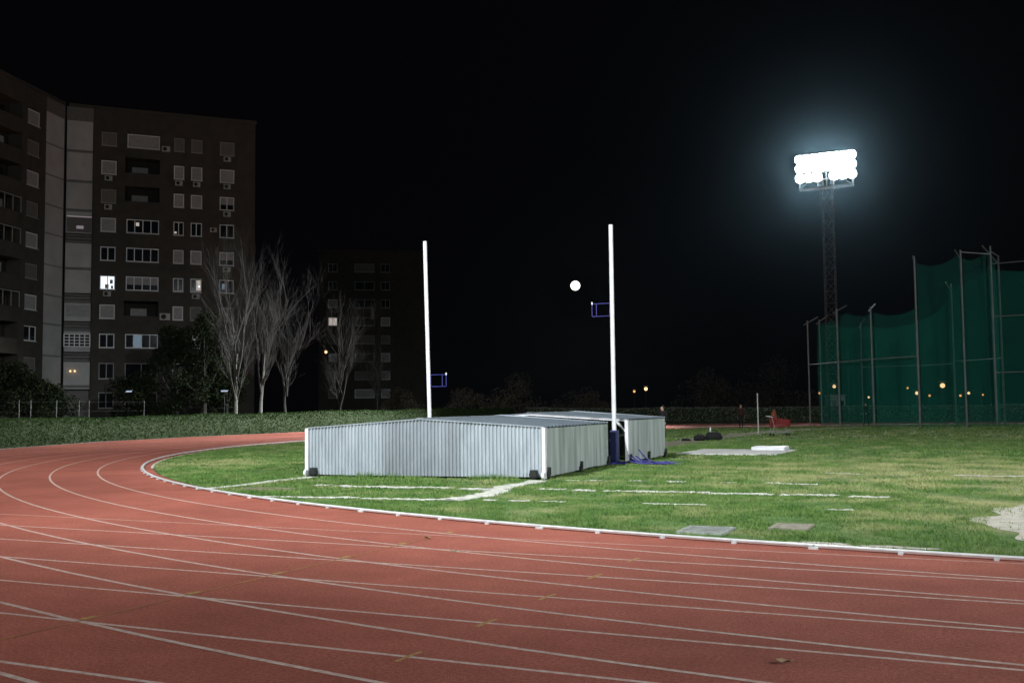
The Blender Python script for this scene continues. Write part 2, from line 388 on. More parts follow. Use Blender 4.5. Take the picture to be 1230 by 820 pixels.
def blob(cx, cy, rx, ry, name, m, z=0.006, n=40, jit=0.25):
    ph = [random.uniform(0, 6.28) for _ in range(6)]
    P = []
    for i in range(n):
        t = 2 * math.pi * i / n
        q = 1 + jit * (math.sin(3 * t + ph[0]) * .5 + math.sin(5 * t + ph[1]) * .35 + math.sin(11 * t + ph[2]) * .3 + math.sin(17 * t + ph[3]) * .2)
        P.append((cx + rx * q * math.cos(t), cy + ry * q * math.sin(t)))
    b = MB()
    for i in range(n): b.quad((cx, cy, z), (*P[i], z), (*P[(i + 1) % n], z))
    b.build(name, m, turf); return P
sand_blobs = [(1.3, 16.4, 1.55, 3.7), (-2.1, 13.3, 0.4, 0.14), (-1.2, 13.25, 0.45, 0.12)]
for i_, q in enumerate(sand_blobs): blob(*q, 'bare_patch', 'sand', n=200 if i_ == 0 else 40, jit=.26)
bare2 = [(-14.6, 18.4, 0.8, 0.4)]
for q in bare2: blob(*q, 'worn_patch', 'dirt')
# brown footpath worn across the turf
pth = [(-13.1, 37.5), (-13.5, 45), (-13.9, 53), (-13.9, 60), (-12.6, 70), (-9.5, 79)]
strip(pth, 1.9, 'footpath', 'dirt', jit=0.25, z=0.005, n=90)

# ------------------------------------------------------------------ concrete slab, block, covers
pad = MB().box(-10.45, -6.95, 35.6, 39.4, -0.02, 0.045).build('throwing_slab', 'concrete')
tag(pad, 'pale flat concrete slab lying in the grass right of the sheds', 'concrete slab')
bl = MB(); bl.box(-8.35, -7.15, 38.1, 39.1, 0.046, 0.19); o = bl.build('foam_block', 'white_metal')
bv = o.modifiers.new('bevel', 'BEVEL'); bv.width = 0.03; bv.segments = 2
tag(o, 'low white block lying on the concrete slab', 'block')
def cover(x0, x1, y0, y1, label, m, fm):
    r = tag(empty('access_cover', ((x0 + x1) / 2, (y0 + y1) / 2, 0)), label, 'access cover'); w = (x1 - x0) / 2; d = (y1 - y0) / 2
    b = MB()
    b.box(-w, w, -d, -d + .07, 0, .03).box(-w, w, d - .07, d, 0, .03).box(-w, -w + .07, -d + .07, d - .07, 0, .03).box(w - .07, w, -d + .07, d - .07, 0, .03)
    b.build('frame', fm, r); MB().box(-w + .075, w - .075, -d + .075, d - .075, 0, .024).build('lid', m, r)
cover(-4.06, -3.4, 13.72, 14.46, 'square grey access cover in the grass right beside the white kerb', 'slab_dark', 'slab_edge')
cover(-2.98, -2.46, 14.52, 15.2, 'smaller brownish access cover set back in the grass from the kerb', 'slab_brown', 'slab_brown')

# ------------------------------------------------------------------ grass blades (uncountable)
def frustum_mask(x, y, margin=0.06):
    c, s_ = math.cos(YAW), math.sin(YAW)
    a = c * x + s_ * y; d = -s_ * x + c * y
    return (d > 1) & (np.abs(a) < d * (0.4963 + margin) + 0.5)
def grass(name, dmin, dmax, dens, hgt, wid, blades, label):
    c, s_ = math.cos(YAW), math.sin(YAW)
    dd = np.linspace(dmin, dmax, 30); area = 0
    half = dmax * 0.57
    N_ = int((dmax - dmin) * 2 * half * dens)
    d = rng.uniform(dmin, dmax, N_); a = rng.uniform(-half, half, N_)
    x = c * a - s_ * d; y = s_ * a + c * d
    k = frustum_mask(x, y) & (cval(x, y) < -0.13) & (y < 89)
    th = np.arctan2(XB - x, YC - y) * RK
    inn = np.interp(th, [0, 44, 50, 56, 62, 70, 100, SB - 6, SB], [-0.16, -0.45, -0.53, -0.68, -1.35, -2.95, -4.25, -1.1, -0.2])
    k &= (x > XB) | (cval(x, y) < inn)
    k &= ~((x > -16.35 - .08 * (y - 22.2)) & (x < -10.0 - .08 * (y - 22.77)) & (y > 22.15 + .0875 * (x + 16.42)) & (y < 33.7))
    k &= ~((x > -10.5) & (x < -6.9) & (y > 35.55) & (y < 39.45))
    k &= ~((x > -4.08) & (x < -3.38) & (y > 13.7) & (y < 14.48)) & ~((x > -3.0) & (x < -2.44) & (y > 14.5) & (y < 15.22))
    for P, w in keep_out:
        if P[:, 1].min() > dmax * 1.2 + 5: continue
        bx = k & (x > P[:, 0].min() - w) & (x < P[:, 0].max() + w) & (y > P[:, 1].min() - w) & (y < P[:, 1].max() + w)
        idx = np.nonzero(bx)[0]
        if len(idx) == 0: continue
        for j0 in range(0, len(idx), 20000):
            ii = idx[j0:j0 + 20000]
            dist = np.min(np.hypot(x[ii, None] - P[None, :, 0], y[ii, None] - P[None, :, 1]), axis=1)
            k[ii[dist < w * rng.uniform(0.6, 1.05, len(ii))]] = False
    for cx, cy, rx, ry in sand_blobs + bare2:
        e = np.hypot((x - cx) / rx, (y - cy) / ry)
        k &= ~((e < 1.0) & (rng.uniform(0, 1, N_) < 0.93)); k &= ~((e < 1.7) & (rng.uniform(0, 1, N_) < 0.35))
    # thin patches
    pn = np.sin(x * 1.3 + 1.7 * np.sin(y * .9)) * np.sin(y * 1.1 + 1.3 * np.sin(x * .7 + 2)) + 0.5 * np.sin(x * 3.1 + y * 2.3)
    k &= ~((pn > 0.75) & (rng.uniform(0, 1, N_) < 0.55))
    wear = np.exp(-(((x + .5) / 5) ** 2 + ((y - 26) / 6) ** 2)) * (np.sin(x * 2.1 + np.sin(y * 1.9) * 2) * np.sin(y * 1.7 + 2 * np.sin(x * .8)) > -.1)
    k &= rng.uniform(0, 1, N_) > .6 * wear
    x = x[k]; y = y[k]; n = len(x); pn = pn[k]
    hh = hgt * np.clip(1 - 0.35 * np.clip(pn, -0.5, 1), 0.4, 1.3)
    # longer weeds along the foot of the shed wall
    yw = 22.15 + .0875 * (x + 16.42); wall = (y > yw - .4) & (y < yw) & (x > -16.2) & (x < -10.2)
    hh = np.where(wall, hh * (1.2 + 1.6 * (np.sin(x * 2.1) > 0.2) * rng.uniform(0.3, 1, n)), hh)
    X = np.repeat(x, blades); Y = np.repeat(y, blades); H = np.repeat(hh, blades) * rng.uniform(0.5, 1.25, n * blades)
    az = rng.uniform(0, 2 * np.pi, n * blades); lean = rng.uniform(0.1, 1.1, n * blades)
    bx_ = X + rng.normal(0, 0.02, n * blades); by_ = Y + rng.normal(0, 0.02, n * blades)
    wv = wid * rng.uniform(0.6, 1.3, n * blades)
    V = np.zeros((n * blades, 3, 3))
    px, py = -np.sin(az) * wv, np.cos(az) * wv
    V[:, 0] = np.stack([bx_ - px, by_ - py, np.zeros_like(px)], 1); V[:, 1] = np.stack([bx_ + px, by_ + py, np.zeros_like(px)], 1)
    V[:, 2] = np.stack([bx_ + np.cos(az) * lean * H, by_ + np.sin(az) * lean * H, H], 1)
    F = np.arange(n * blades * 3).reshape(-1, 3)
    return n, V.reshape(-1, 3), F
parts = [grass('a', 10, 20, 420, 0.045, 0.0045, 4, ''), grass('b', 20, 32, 190, 0.055, 0.0075, 4, ''), grass('c', 32, 50, 60, 0.06, 0.014, 4, ''), grass('d', 50, 92, 16, 0.07, 0.03, 4, '')]
Vs = []; Fs = []; off = 0
for n_, v_, f_ in parts: Vs.append(v_); Fs.append(f_ + off); off += len(v_)
g = np_mesh('grass', np.concatenate(Vs), np.concatenate(Fs), 'grass')
tag(g, 'short green grass covering the infield inside the track', 'grass', kind='stuff')
print('grass tris', off // 3)

# ------------------------------------------------------------------ leaf clouds
def leaf_quads(P, size, up=0.35):
    n = len(P); az = rng.uniform(0, 2 * np.pi, n); el = rng.uniform(-0.9, 1.2, n); sz = size * rng.uniform(0.5, 1.35, n)
    u = np.stack([np.cos(az) * np.cos(el), np.sin(az) * np.cos(el), np.sin(el)], 1)
    t = rng.normal(size=(n, 3)); w = np.cross(u, t); w /= np.linalg.norm(w, axis=1)[:, None] + 1e-9
    V = np.stack([P - w * sz[:, None] * .35, P + u * sz[:, None] * .5, P + w * sz[:, None] * .35, P - u * sz[:, None] * .5], 1).reshape(-1, 3)
    return V, np.arange(4 * n).reshape(-1, 4)

def hedge(name, pts, hts, width, label, dens, size, m='hedge'):
    r = tag(empty(name, (pts[0][0], pts[0][1], 0)), label, 'hedge')
    P = np.array(pts, float); seg = np.hypot(*np.diff(P, axis=0).T); acc = np.concatenate([[0], np.cumsum(seg)]); L = acc[-1]
    n = int(L / 0.5); rows = []
    for i in range(n + 1):
        t = L * i / n; c = np.array([np.interp(t, acc, P[:, 0]), np.interp(t, acc, P[:, 1])]); h = np.interp(t, acc, hts)
        t2 = min(t + .3, L); t1 = max(t - .3, 0)
        d = np.array([np.interp(t2, acc, P[:, 0]) - np.interp(t1, acc, P[:, 0]), np.interp(t2, acc, P[:, 1]) - np.interp(t1, acc, P[:, 1])]); d /= np.linalg.norm(d) + 1e-9
        nr = np.array([-d[1], d[0]]); h = h * (1 + .02 * math.sin(t * .9) + .025 * math.sin(t * .37 + 1) + random.uniform(-.012, .012))
        wob = lambda: 1 + random.uniform(-.07, .07)
        prof = [(-.5, 0), (-.52, .35), (-.5, .75), (-.42, .97), (0, 1.0), (.42, .97), (.5, .75), (.52, .35), (.5, 0)]
        rows.append([(c[0] + nr[0] * width * o * wob() - pts[0][0], c[1] + nr[1] * width * o * wob() - pts[0][1], max(0, h * z * (wob() if 0 < z < .9 else 1))) for o, z in prof])
    b = MB()
    for a, c in zip(rows[:-1], rows[1:]):
        for j in range(8): b.quad(a[j], c[j], c[j + 1], a[j + 1])
    b.quad(*rows[0]); b.quad(*reversed(rows[-1]))
    b.build('branches', 'hedge_core', r)
    A = np.array(rows); N_ = int(L * dens)
    i = rng.integers(0, n, N_); j = rng.integers(0, 8, N_); fu = rng.uniform(0, 1, (N_, 1)); fv = rng.uniform(0, 1, (N_, 1))
    Q = (A[i, j] * (1 - fu) + A[i + 1, j] * fu) * (1 - fv) + (A[i, j + 1] * (1 - fu) + A[i + 1, j + 1] * fu) * fv
    Q = Q + rng.normal(0, 0.035, Q.shape); Q[:, 2] = np.maximum(Q[:, 2], 0.03)
    V, F = leaf_quads(Q, size)
    lf = np_mesh('leaves', V, F, m, r); lf['kind'] = 'stuff'
    return r
hedge('clipped_hedge', HEDGE[1:] + [(-49.0, 103)], [1.36, 1.36, 1.37, 1.40, 1.46, 1.52, 1.6, 1.6, 1.6], 1.1, 'long clipped green hedge curving behind the track at the left', 2600, 0.08)
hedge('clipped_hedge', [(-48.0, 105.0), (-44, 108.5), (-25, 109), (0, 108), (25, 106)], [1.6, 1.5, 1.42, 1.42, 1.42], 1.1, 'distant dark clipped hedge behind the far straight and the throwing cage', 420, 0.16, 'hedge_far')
ribbon([(p[0] + 0.95 * (1 if True else 0), p[1] - 0.1) for p in HEDGE], 0.16, 0.02, 'edging_kerb', 'concrete', track)

# ------------------------------------------------------------------ corrugated sheds
def corr(u0, u1, zb, ztop, pitch=0.098, depth=0.04):
    """vertical ribbed sheet in local (u, w): list of columns (u, w, z_bottom, z_top)"""
    cols = []; nr = max(1, round((u1 - u0) / pitch)); p = (u1 - u0) / nr
    for i in range(nr):
        a = u0 + i * p
        for f, w in ((0, 0), (.42, 0), (.55, depth), (.87, depth)): cols.append((a + p * f, w))
    cols.append((u1, 0)); return [(u, w, zb, ztop(u)) for u, w in cols]
def sheet(cols, fn, name, m, parent):
    b = MB()
    for c, d in zip(cols[:-1], cols[1:]): b.quad(fn(c[0], c[1], c[2]), fn(d[0], d[1], d[2]), fn(d[0], d[1], d[3]), fn(c[0], c[1], c[3]))
    return b.build(name, m, parent)
def shed(fx, fy, wid, D, rot, eave, ridge, label, front_closed):
    # fx, fy: left corner of the front wall
    hw = wid / 2; r = tag(empty('equipment_shed', (fx + hw * math.cos(rot), fy + hw * math.sin(rot), 0), rot), label, 'shed', 'sliding ribbed metal sheds')
    top = lambda u: eave + (ridge - eave) * (1 - abs(u) / hw)
    if front_closed:
        n = 6
        for i in range(n):
            a = -hw + .05 + (2 * hw - .1) * i / n; c = -hw + .05 + (2 * hw - .1) * (i + 1) / n
            z0 = 0.05 + random.uniform(-.01, .01); off_ = random.uniform(0, .006) + (.004 if i % 2 else 0)
            sheet(corr(a, c, z0, lambda u: top(u) - .012), lambda u, w, z: (u, -w - off_, z), 'wall_sheet', 'galv_dull' if i in (2, 3) else 'galv', r)
        for sx in (-1, 1):   # eave trim on the gable
            b = MB(); b.quad((0, -.06, ridge - .012), (sx * hw, -.06, eave - .012), (sx * hw, -.06, eave + .008), (0, -.06, ridge + .008))
            b.quad((0, -.06, ridge + .008), (sx * hw, -.06, eave + .008), (sx * hw, .05, eave + .008), (0, .05, ridge + .008)); b.build('gable_trim', 'galv', r)
    else:   # open end: white frame with corner braces
        for sx in (-1, 1):
            b = MB(); b.box(sx * hw - .05, sx * hw + .05, -.05, .05, .08, eave - .02)
            b.tube((sx * (hw - .02), 0, eave - .38), (sx * (hw - .38), 0, eave - .0), .035, n=4); b.build('frame_post', 'white_metal', r)
            MB().tube((sx * hw, 0, eave - .03), (0, 0, ridge - .03), .045, n=4).build('frame_rafter', 'white_metal', r)
    n = max(3, round(D / 1.05))
    for sx in (-1, 1):
        for i in range(n):
            a = .05 + (D - .1) * i / n; c = .05 + (D - .1) * (i + 1) / n
            z0 = 0.07 + random.uniform(-.012, .012); off_ = .003 + random.uniform(0, .008)
            sheet(corr(a, c, z0, lambda u: eave - .03, pitch=.105), lambda u, w, z: (sx * (hw + w + off_), u, z), 'wall_sheet', 'galv_side', r)
        for i in range(n):   # roof sheets
            a = -.06 + (D + .12) * i / n; c = -.06 + (D + .12) * (i + 1) / n; nr = 4; b = MB()
            prof = []
            for q in range(nr):
                p = (c - a) / nr
                for f, w in ((0, 0), (.5, 0), (.6, .025), (.9, .025)): prof.append((a + p * (q + f), w))
            prof.append((c, 0)); e = eave - .01 + .002 * (i % 2); rg = ridge + .002 * (i % 2)
            for (ya, wa), (yb, wb_) in zip(prof[:-1], prof[1:]):
                b.quad((sx * (hw + .05), ya, e + wa), (sx * (hw + .05), yb, e + wb_), (0, yb, rg + wb_), (0, ya, rg + wa))
            b.build('roof_sheet', 'roof', r)
    MB().box(-.09, .09, -.07, D + .07, ridge + .022, ridge + .034).build('ridge_cap', 'galv', r)
    if front_closed:
        for sx in (-1, 1):
            MB().tube((sx * (hw + .04), D, eave + .01), (0, D, ridge + .04), .018, n=4).build('end_trim', 'galv', r)
            MB().box(sx * hw - .045, sx * hw + .04, -.075, .055, .02, eave - .01).build('corner_post', 'white_metal', r)
    else:
        for sx in (-1, 1): MB().tube((sx * (hw + .04), D, eave + .01), (0, D, ridge + .04), .018, n=4).build('end_trim', 'galv', r)
        for i in range(5):   # closed rear gable
            a = -hw + .05 + (2 * hw - .1) * i / 5; c = -hw + .05 + (2 * hw - .1) * (i + 1) / 5
            sheet(corr(a, c, .06, lambda u: top(u) - .035), lambda u, w, z: (u, D + w, z), 'wall_sheet', 'galv_side', r)
    if front_closed:
        for sx in (-1, 1):
            c = Vector((sx * (hw - .24), -.12, .115)); w = MB(); w.tube(c + Vector((0, -.04, 0)), c + Vector((0, .04, 0)), .11, n=14); wo_ = w.build('wheel', 'rubber', r)
            MB().box(c.x - .08, c.x + .08, -.19, -.165, .06, .23).box(c.x - .08, c.x + .08, -.075, -.05, .06, .23).build('wheel_fork', 'rubber', wo_)
            MB().tube((sx * hw - .03, -.1, .09), (sx * hw + .03, -.1, .09), .085, n=12).build('guide_roller', 'white_metal', r)
    for sx in (-1, 1):   # castors under the side walls
        for yy in (.12, D / 2, D - .1):
            w = MB(); c = Vector((sx * (hw + .035), yy, .115)); w.tube(c + Vector((-.04, 0, 0)), c + Vector((.04, 0, 0)), .11, n=14)
            wo_ = w.build('wheel', 'rubber', r)
            MB().box(c.x - .065, c.x - .045, yy - .07, yy + .07, .10, .27).box(c.x + .045, c.x + .065, yy - .07, yy + .07, .10, .27).box(c.x - .065, c.x + .065, yy - .07, yy + .07, .27, .285).build('wheel_fork', 'rubber', wo_)
    return r
shed(-16.42, 22.2, 6.52, 5.72, R(5), 1.25, 1.46, 'nearer ribbed grey metal shed with closed front wall facing the track', True)
shed(-16.5, 29.45, 6.3, 4.15, R(1.5), 1.33, 1.53, 'farther ribbed metal shed with open dark end behind the white upright', False)

# ------------------------------------------------------------------ pole vault uprights
def upright(x, y, h, arm_z, sx, lean, label, padded):
    r = tag(empty('vault_upright', (x, y, 0)), label, 'upright', 'tall white vault uprights')
    zb = 0.09
    p = MB(); p.tube((0, 0, zb), (lean, lean * .4, h), .066, .062, n=14); p.build('pole', 'white_metal', r, smooth=False)
    MB().box(-.35, .35, -.07, .07, .02, .09).box(-.07, .07, -.45, .45, .025, .085).build('base', 'blue', r)
    if padded:
        b = MB(); b.box(-.11, .11, -.14, .14, .1, 1.02); q = b.build('padding', 'blue_pad', r)
        m_ = q.modifiers.new('bevel', 'BEVEL'); m_.width = .03; m_.segments = 2
    f = lean * arm_z / h; a = MB(); x0 = f + sx * .07; x1 = f + sx * .64; z0, z1 = arm_z - .19, arm_z + .19
    for A, B in (((x0, z0), (x1, z0)), ((x0, z1), (x1, z1)), ((x1, z0), (x1, z1)), ((f + sx * .5, z0), (f + sx * .5, z1)), ((x0, z0), (x0, z1))):
        a.tube((A[0], 0, A[1]), (B[0], 0, B[1]), .013, n=4)
    arm = a.build('crossbar_arm', 'blue', r)
    MB().tube((x1, 0, z1 - .02), (x1, 0, z1 + .06), .022, n=6).build('peg', 'white_metal', arm)
upright(-10.42, 29.1, 7.17, 4.62, -1, 0.0, 'right white upright pole with blue padded foot between the two sheds', True)
upright(-16.72, 29.15, 7.18, 2.62, 1, -.14, 'left white upright pole rising behind the nearer metal shed', False)
# tangle of blue straps on the grass
b = MB()
for i in range(16):
    p = Vector((-10.1 + random.uniform(-.1, .35), 29.5 + random.uniform(-.3, .6), random.uniform(.03, .25) * (1 if i > 4 else 1.8)))
    pts = [tuple(p)]; d = random.uniform(-.35, .9)
    for k in range(9):
        d += random.uniform(-.5, .5); p = p + Vector((math.cos(d) * .14, math.sin(d) * .1, 0)); p.z = max(.018 + random.uniform(0, .03), p.z * .55); pts.append(tuple(p))
    b.path(pts, random.uniform(.01, .02), n=5)
tag(b.build('strap_tangle', 'blue'), 'tangle of blue straps spilled on the grass beside the farther shed', 'straps')

# ------------------------------------------------------------------ floodlight masts
def floodlight(mast, name, loc, target, power, size, blend):
    l = bpy.data.lights.new(name, 'SPOT'); l.energy = power; l.spot_size = R(size); l.spot_blend = blend; l.shadow_soft_size = 0.8; l.color = (0.93, 0.98, 1.0)
    o = bpy.data.objects.new(name, l); COL.objects.link(o); o.parent = mast
    o.location = Vector(loc) - mast.location
    o.rotation_euler = (Vector(target) - Vector(loc)).to_track_quat('-Z', 'Y').to_euler()
def mast(x, y, face, label, beams):
    """lattice mast with a lamp rack; face = +1 lamps look towards +y, -1 towards -y"""
    r = tag(empty('floodlight_mast', (x, y, 0)), label, 'floodlight', 'stadium floodlight masts'); H = 22.7; w = .52
    for sx in (-1, 1):
        for sy in (-1, 1): MB().tube((sx * w, sy * w, 0), (sx * w * .9, sy * w * .9, H + 3.2), .055, .04, n=5).build('leg', 'mast_steel', r)
    b = MB(); z = 0; k = 0
    while z < H:
        q = w * (1 - .1 * z / 26)
        for i, (ax, ay, bx, by) in enumerate(((-1, -1, 1, -1), (1, -1, 1, 1), (1, 1, -1, 1), (-1, 1, -1, -1))):
            if k % 2: ax, ay, bx, by = bx, by, ax, ay
            b.tube((ax * q, ay * q, z), (bx * q, by * q, z + 1.15), .025, n=4); b.tube((ax * q, ay * q, z), (bx * q, by * q, z), .02, n=4)
        z += 1.15; k += 1
    b.build('lattice_bracing', 'mast_steel', r)
    f = face; rk = MB()
    for yy in (f * .55, f * 1.15): rk.box(-2.55, 2.55, yy - .06, yy + .06, H - .07, H + .07)
    for xx in (-2.5, -.75, .75, 2.5): rk.tube((xx, f * .55, H), (xx, f * 1.15, H), .05, n=4); rk.tube((xx, f * 1.15, H), (xx * .97, f * .6, H + 1.5), .045, n=4)
    for xx, x2 in ((-2.5, -.75), (2.5, .75)): rk.tube((xx, f * 1.15, H), (x2, f * .6, H + 1.4), .035, n=4)
    for zz in (.9, 1.95, 3.0): rk.box(-2.6, 2.6, f * .58 - .05, f * .58 + .05, H + zz - .05, H + zz + .05)
    for xx in (-2.5, 0, 2.5): rk.box(xx - .05, xx + .05, f * .48 - .05, f * .48 + .05, H, H + 3.3)
    rk.build('lamp_rack', 'steel', r)
    for row, (zz, n) in enumerate(((1.2, 7), (2.15, 8), (3.05, 8))):
        for i in range(n):
            xx = -2.4 + 4.8 * i / (n - 1)
            if row == 0 and i == 3: continue
            c = Vector((xx, f * .72, H + zz)); d = Vector((xx * .04, f * .9, -.42)).normalized()
            hd = MB(); hd.tube(c, c + d * .22, .16, .4, n=10); h_ = hd.build('lamp_head', 'steel', r)
            e = MB(); e.tube(c + d * .225, c + d * .245, .45, n=14); e.build('lamp_glass', 'flood', h_)
    for i, (t, pw, sz, bl_) in enumerate(beams): floodlight(r, 'flood_beam', (x, y + f * 1.5, H + 2.0), t, pw, sz, bl_)
    return r
E_ = 1.0
mast(-14.6, 103.7, -1, 'tall lattice floodlight mast blazing white beyond the far straight', [((-44, 67, 0), 640000 * E_, 52, 1.0), ((-3, 35, 0), 40000 * E_, 75, 1.0)])
mast(-15.5, -9, 1, 'floodlight mast on the near side left of the view', [((-6, 34, 0), 98000 * E_, 60, 1.0), ((-34, 42, 0), 78000 * E_, 50, 1.0), ((-40, 60, 0), 10500 * E_, 110, .6)])
mast(52, -9, 1, 'floodlight mast on the near side right of the view', [((-1, 20, 0), 170000 * E_, 46, 1.0)])
mast(52, 110, -1, 'floodlight mast on the far side right of the view', [((5, 55, 0), 50000 * E_, 60, .9)])

# ------------------------------------------------------------------ throwing cage with green nets
cage = tag(empty('throwing_cage', (-6, 83, 0)), 'tall throwing cage of grey posts hung with dark green netting', 'throwing cage')
CP = {'p1': (-13.6, 83.5, 8.3), 'p1b': (-11.0, 80.9, 8.9), 'p2': (-8.3, 78.4, 8.7), 'p3': (-5.1, 76.5, 11.9), 'p4': (-2.2, 78.6, 12.4), 'p5': (-0.3, 81.2, 12.9), 'p6': (6.0, 80.5, 11.9),
      'b1': (-13.2, 86.8, 8.6), 'b2': (-10.3, 89.5, 8.4), 'b3': (-5.9, 89.5, 8.5), 'b4': (-3.2, 87.5, 11.0), 'b5': (0.2, 84.5, 12.6)}
def cv(p, z): return (p[0] + 6, p[1] - 83, z)
cen = Vector((-6.5, 83.5, 0))
for k_, (x, y, h) in CP.items():
    d = (cen - Vector((x, y, 0))).normalized(); b = MB(); b.tube(cv((x, y), 0), cv((x, y), h), .075, .06, n=7)
    if h < 10: b.tube(cv((x - d.x * .3, y - d.y * .3), h - .35), cv((x + d.x * .8, y + d.y * .8), h + .25), .05, n=5)
    else: b.tube(cv((x, y), h - .6), cv((x + d.x * .55, y + d.y * .55), h + .1), .045, n=5)
    b.build('post', 'cage_steel', cage)
def net(a, c, ha, hc, inset=.75, sag=.55, cells=8, zb=.05):
    A = Vector((a[0], a[1], 0)); C_ = Vector((c[0], c[1], 0)); A = A + (cen - A).normalized() * inset; C_ = C_ + (cen - C_).normalized() * inset
    nrm = (C_ - A).cross(Vector((0, 0, 1))).normalized(); b = MB(); ph = random.uniform(0, 6); G = []
    for i in range(cells + 1):
        t = i / cells; row = []; top = ha + (hc - ha) * t - .6 * sag * 4 * t * (1 - t)
        for j in range(7):
            s_ = j / 6; p = A.lerp(C_, t); o_ = .12 * math.sin(t * 9 + ph + s_ * 2) * math.sin(math.pi * s_)
            row.append((p.x + nrm.x * o_ + 6, p.y + nrm.y * o_ - 83, zb + (top - zb) * s_))
        G.append(row)
    for i in range(cells):
        for j in range(6): b.quad(G[i][j], G[i + 1][j], G[i + 1][j + 1], G[i][j + 1])
    b.build('net_panel', 'net', cage, smooth=True)
def nn(k1, k2, h1=None, h2=None, **kw): net(CP[k1], CP[k2], h1 or CP[k1][2] - .3, h2 or CP[k2][2] - .3, **kw)
nn('p1', 'p1b', sag=.4); nn('p1b', 'p2'); nn('p2', 'p3', 8.3, 8.3); nn('p3', 'p4', sag=.9, inset=.3); nn('p4', 'p5', sag=.9, inset=.3); nn('p5', 'p6', 11.2, 10.6, sag=.2, inset=.1)
nn('p1', 'b1', sag=.3); nn('b1', 'b2'); nn('b2', 'b3'); nn('b3', 'b4', 8.3, 9.4); nn('b4', 'b5', sag=.9, inset=.3); nn('b5', 'p5', sag=.3, inset=.2)
for a, c, z in (('p1', 'p1b', 4.8), ('p1b', 'p2', 4.85), ('p2', 'p3', 4.9), ('p5', 'p6', 11.6), ('p5', 'p6', 7.8), ('p5', 'p6', 3.8), ('p4', 'p5', 12.25), ('b2', 'b3', 4.7), ('b3', 'b4', 4.7), ('b4', 'b5', 4.9), ('p5', 'b5', 12.5)):
    MB().tube(cv(CP[a], z), cv(CP[c], z + .05), .045, n=5).build('rail', 'cage_steel', cage)

# ------------------------------------------------------------------ people
def person(x, y, rz, h, label, top, step=.0, arm=0.0):
    r = tag(empty('person', (x, y, 0), rz), label, 'person', 'people on the field')
    k = h / 1.75
    J = {'pel': (0, 0, .95, .125), 'bel': (0, 0, 1.08, .125), 'che': (0, -.01, 1.28, .145), 'shc': (0, 0, 1.41, .11), 'nec': (0, 0, 1.5, .055), 'chi': (0, .015, 1.58, .07), 'hea': (0, .02, 1.66, .088), 'cro': (0, .0, 1.73, .06),
         'nos': (0, .105, 1.62, .014)}
    Ed = [('pel', 'bel'), ('bel', 'che'), ('che', 'shc'), ('shc', 'nec'), ('nec', 'chi'), ('chi', 'hea'), ('hea', 'cro'), ('chi', 'nos')]
    for s_ in (-1, 1):
        q = 'l' if s_ < 0 else 'r'; st = step * s_
        J.update({q + 'hip': (s_ * .09, 0, .9, .095), q + 'kne': (s_ * .1, st * .5 + .02, .5, .062), q + 'ank': (s_ * .1, st * .9 - .02, .09, .042), q + 'toe': (s_ * .12, st * .9 + .17, .04, .035),
                  q + 'sho': (s_ * .185, 0, 1.41, .062), q + 'elb': (s_ * .25, -st * .5 - .02 + arm * .05, 1.13, .045), q + 'wri': (s_ * .25, -st * .6 + .08 + arm * .2, .9 + arm * .15, .032), q + 'pal': (s_ * .25, -st * .6 + .1 + arm * .25, .82 + arm * .15, .03)})
        Ed += [('pel', q + 'hip'), (q + 'hip', q + 'kne'), (q + 'kne', q + 'ank'), (q + 'ank', q + 'toe'), ('shc', q + 'sho'), (q + 'sho', q + 'elb'), (q + 'elb', q + 'wri'), (q + 'wri', q + 'pal')]
        P = J[q + 'pal']
        for f in range(4):
            o_ = (f - 1.5) * .019; ln = (.06, .075, .07, .055)[f]
            J[q + f'f{f}'] = (P[0] + o_ * .2, P[1] + o_ + .01, P[2] - ln * .6, .009); J[q + f'g{f}'] = (P[0] - s_ * .015, P[1] + o_ + .02, P[2] - ln, .008)
            Ed += [(q + 'pal', q + f'f{f}'), (q + f'f{f}', q + f'g{f}')]
        J[q + 'th'] = (P[0] - s_ * .01, P[1] + .05, P[2] + .01, .011); J[q + 'ti'] = (P[0] - s_ * .02, P[1] + .065, P[2] - .03, .009)
        Ed += [(q + 'pal', q + 'th'), (q + 'th', q + 'ti')]
    keys = list(J); me = bpy.data.meshes.new('body')
    me.from_pydata([tuple(c * k for c in J[q][:3]) for q in keys], [(keys.index(a), keys.index(c)) for a, c in Ed], [])
    o = bpy.data.objects.new('body', me); COL.objects.link(o)
    sk = o.modifiers.new('skin', 'SKIN'); o.modifiers.new('sub', 'SUBSURF').levels = 1
    for i, q in enumerate(keys):
        sv = me.skin_vertices[0].data[i]; sv.radius = (J[q][3] * k, J[q][3] * k); sv.use_root = (q == 'pel')
    dg = bpy.context.evaluated_depsgraph_get(); dg.update()
    nm = bpy.data.meshes.new_from_object(o.evaluated_get(dg)); bpy.data.objects.remove(o)
    nm.materials.clear()
    for q in ('black_cloth', top, 'skin', 'rubber'): nm.materials.append(M[q])
    for pl in nm.polygons:
        c = pl.center / k; pl.use_smooth = True
        pl.material_index = 2 if (c.z > 1.5 or (abs(c.x) > .2 and c.z < .87 + arm * .15)) else 1 if c.z > .98 or abs(c.x) > .2 else 3 if c.z < .07 else 0
    z0 = min(v.co.z for v in nm.vertices)
    bo = bpy.data.objects.new('body', nm); COL.objects.link(bo); bo.parent = r; bo.location.z = -z0
    hb = MB(); hb.sphere((0, -.012 * k, 1.675 * k), .1 * k, sx=.92, sy=1.02, sz=1.0, jit=.03); hb.v = [(a, c, max(d, (1.60 - max(0, c) * .9 + .0) * k) if c < .06 * k else max(d, 1.70 * k)) for a, c, d in hb.v]
    ho = hb.build('hair', 'hair', r); ho.location.z = -z0
    return r
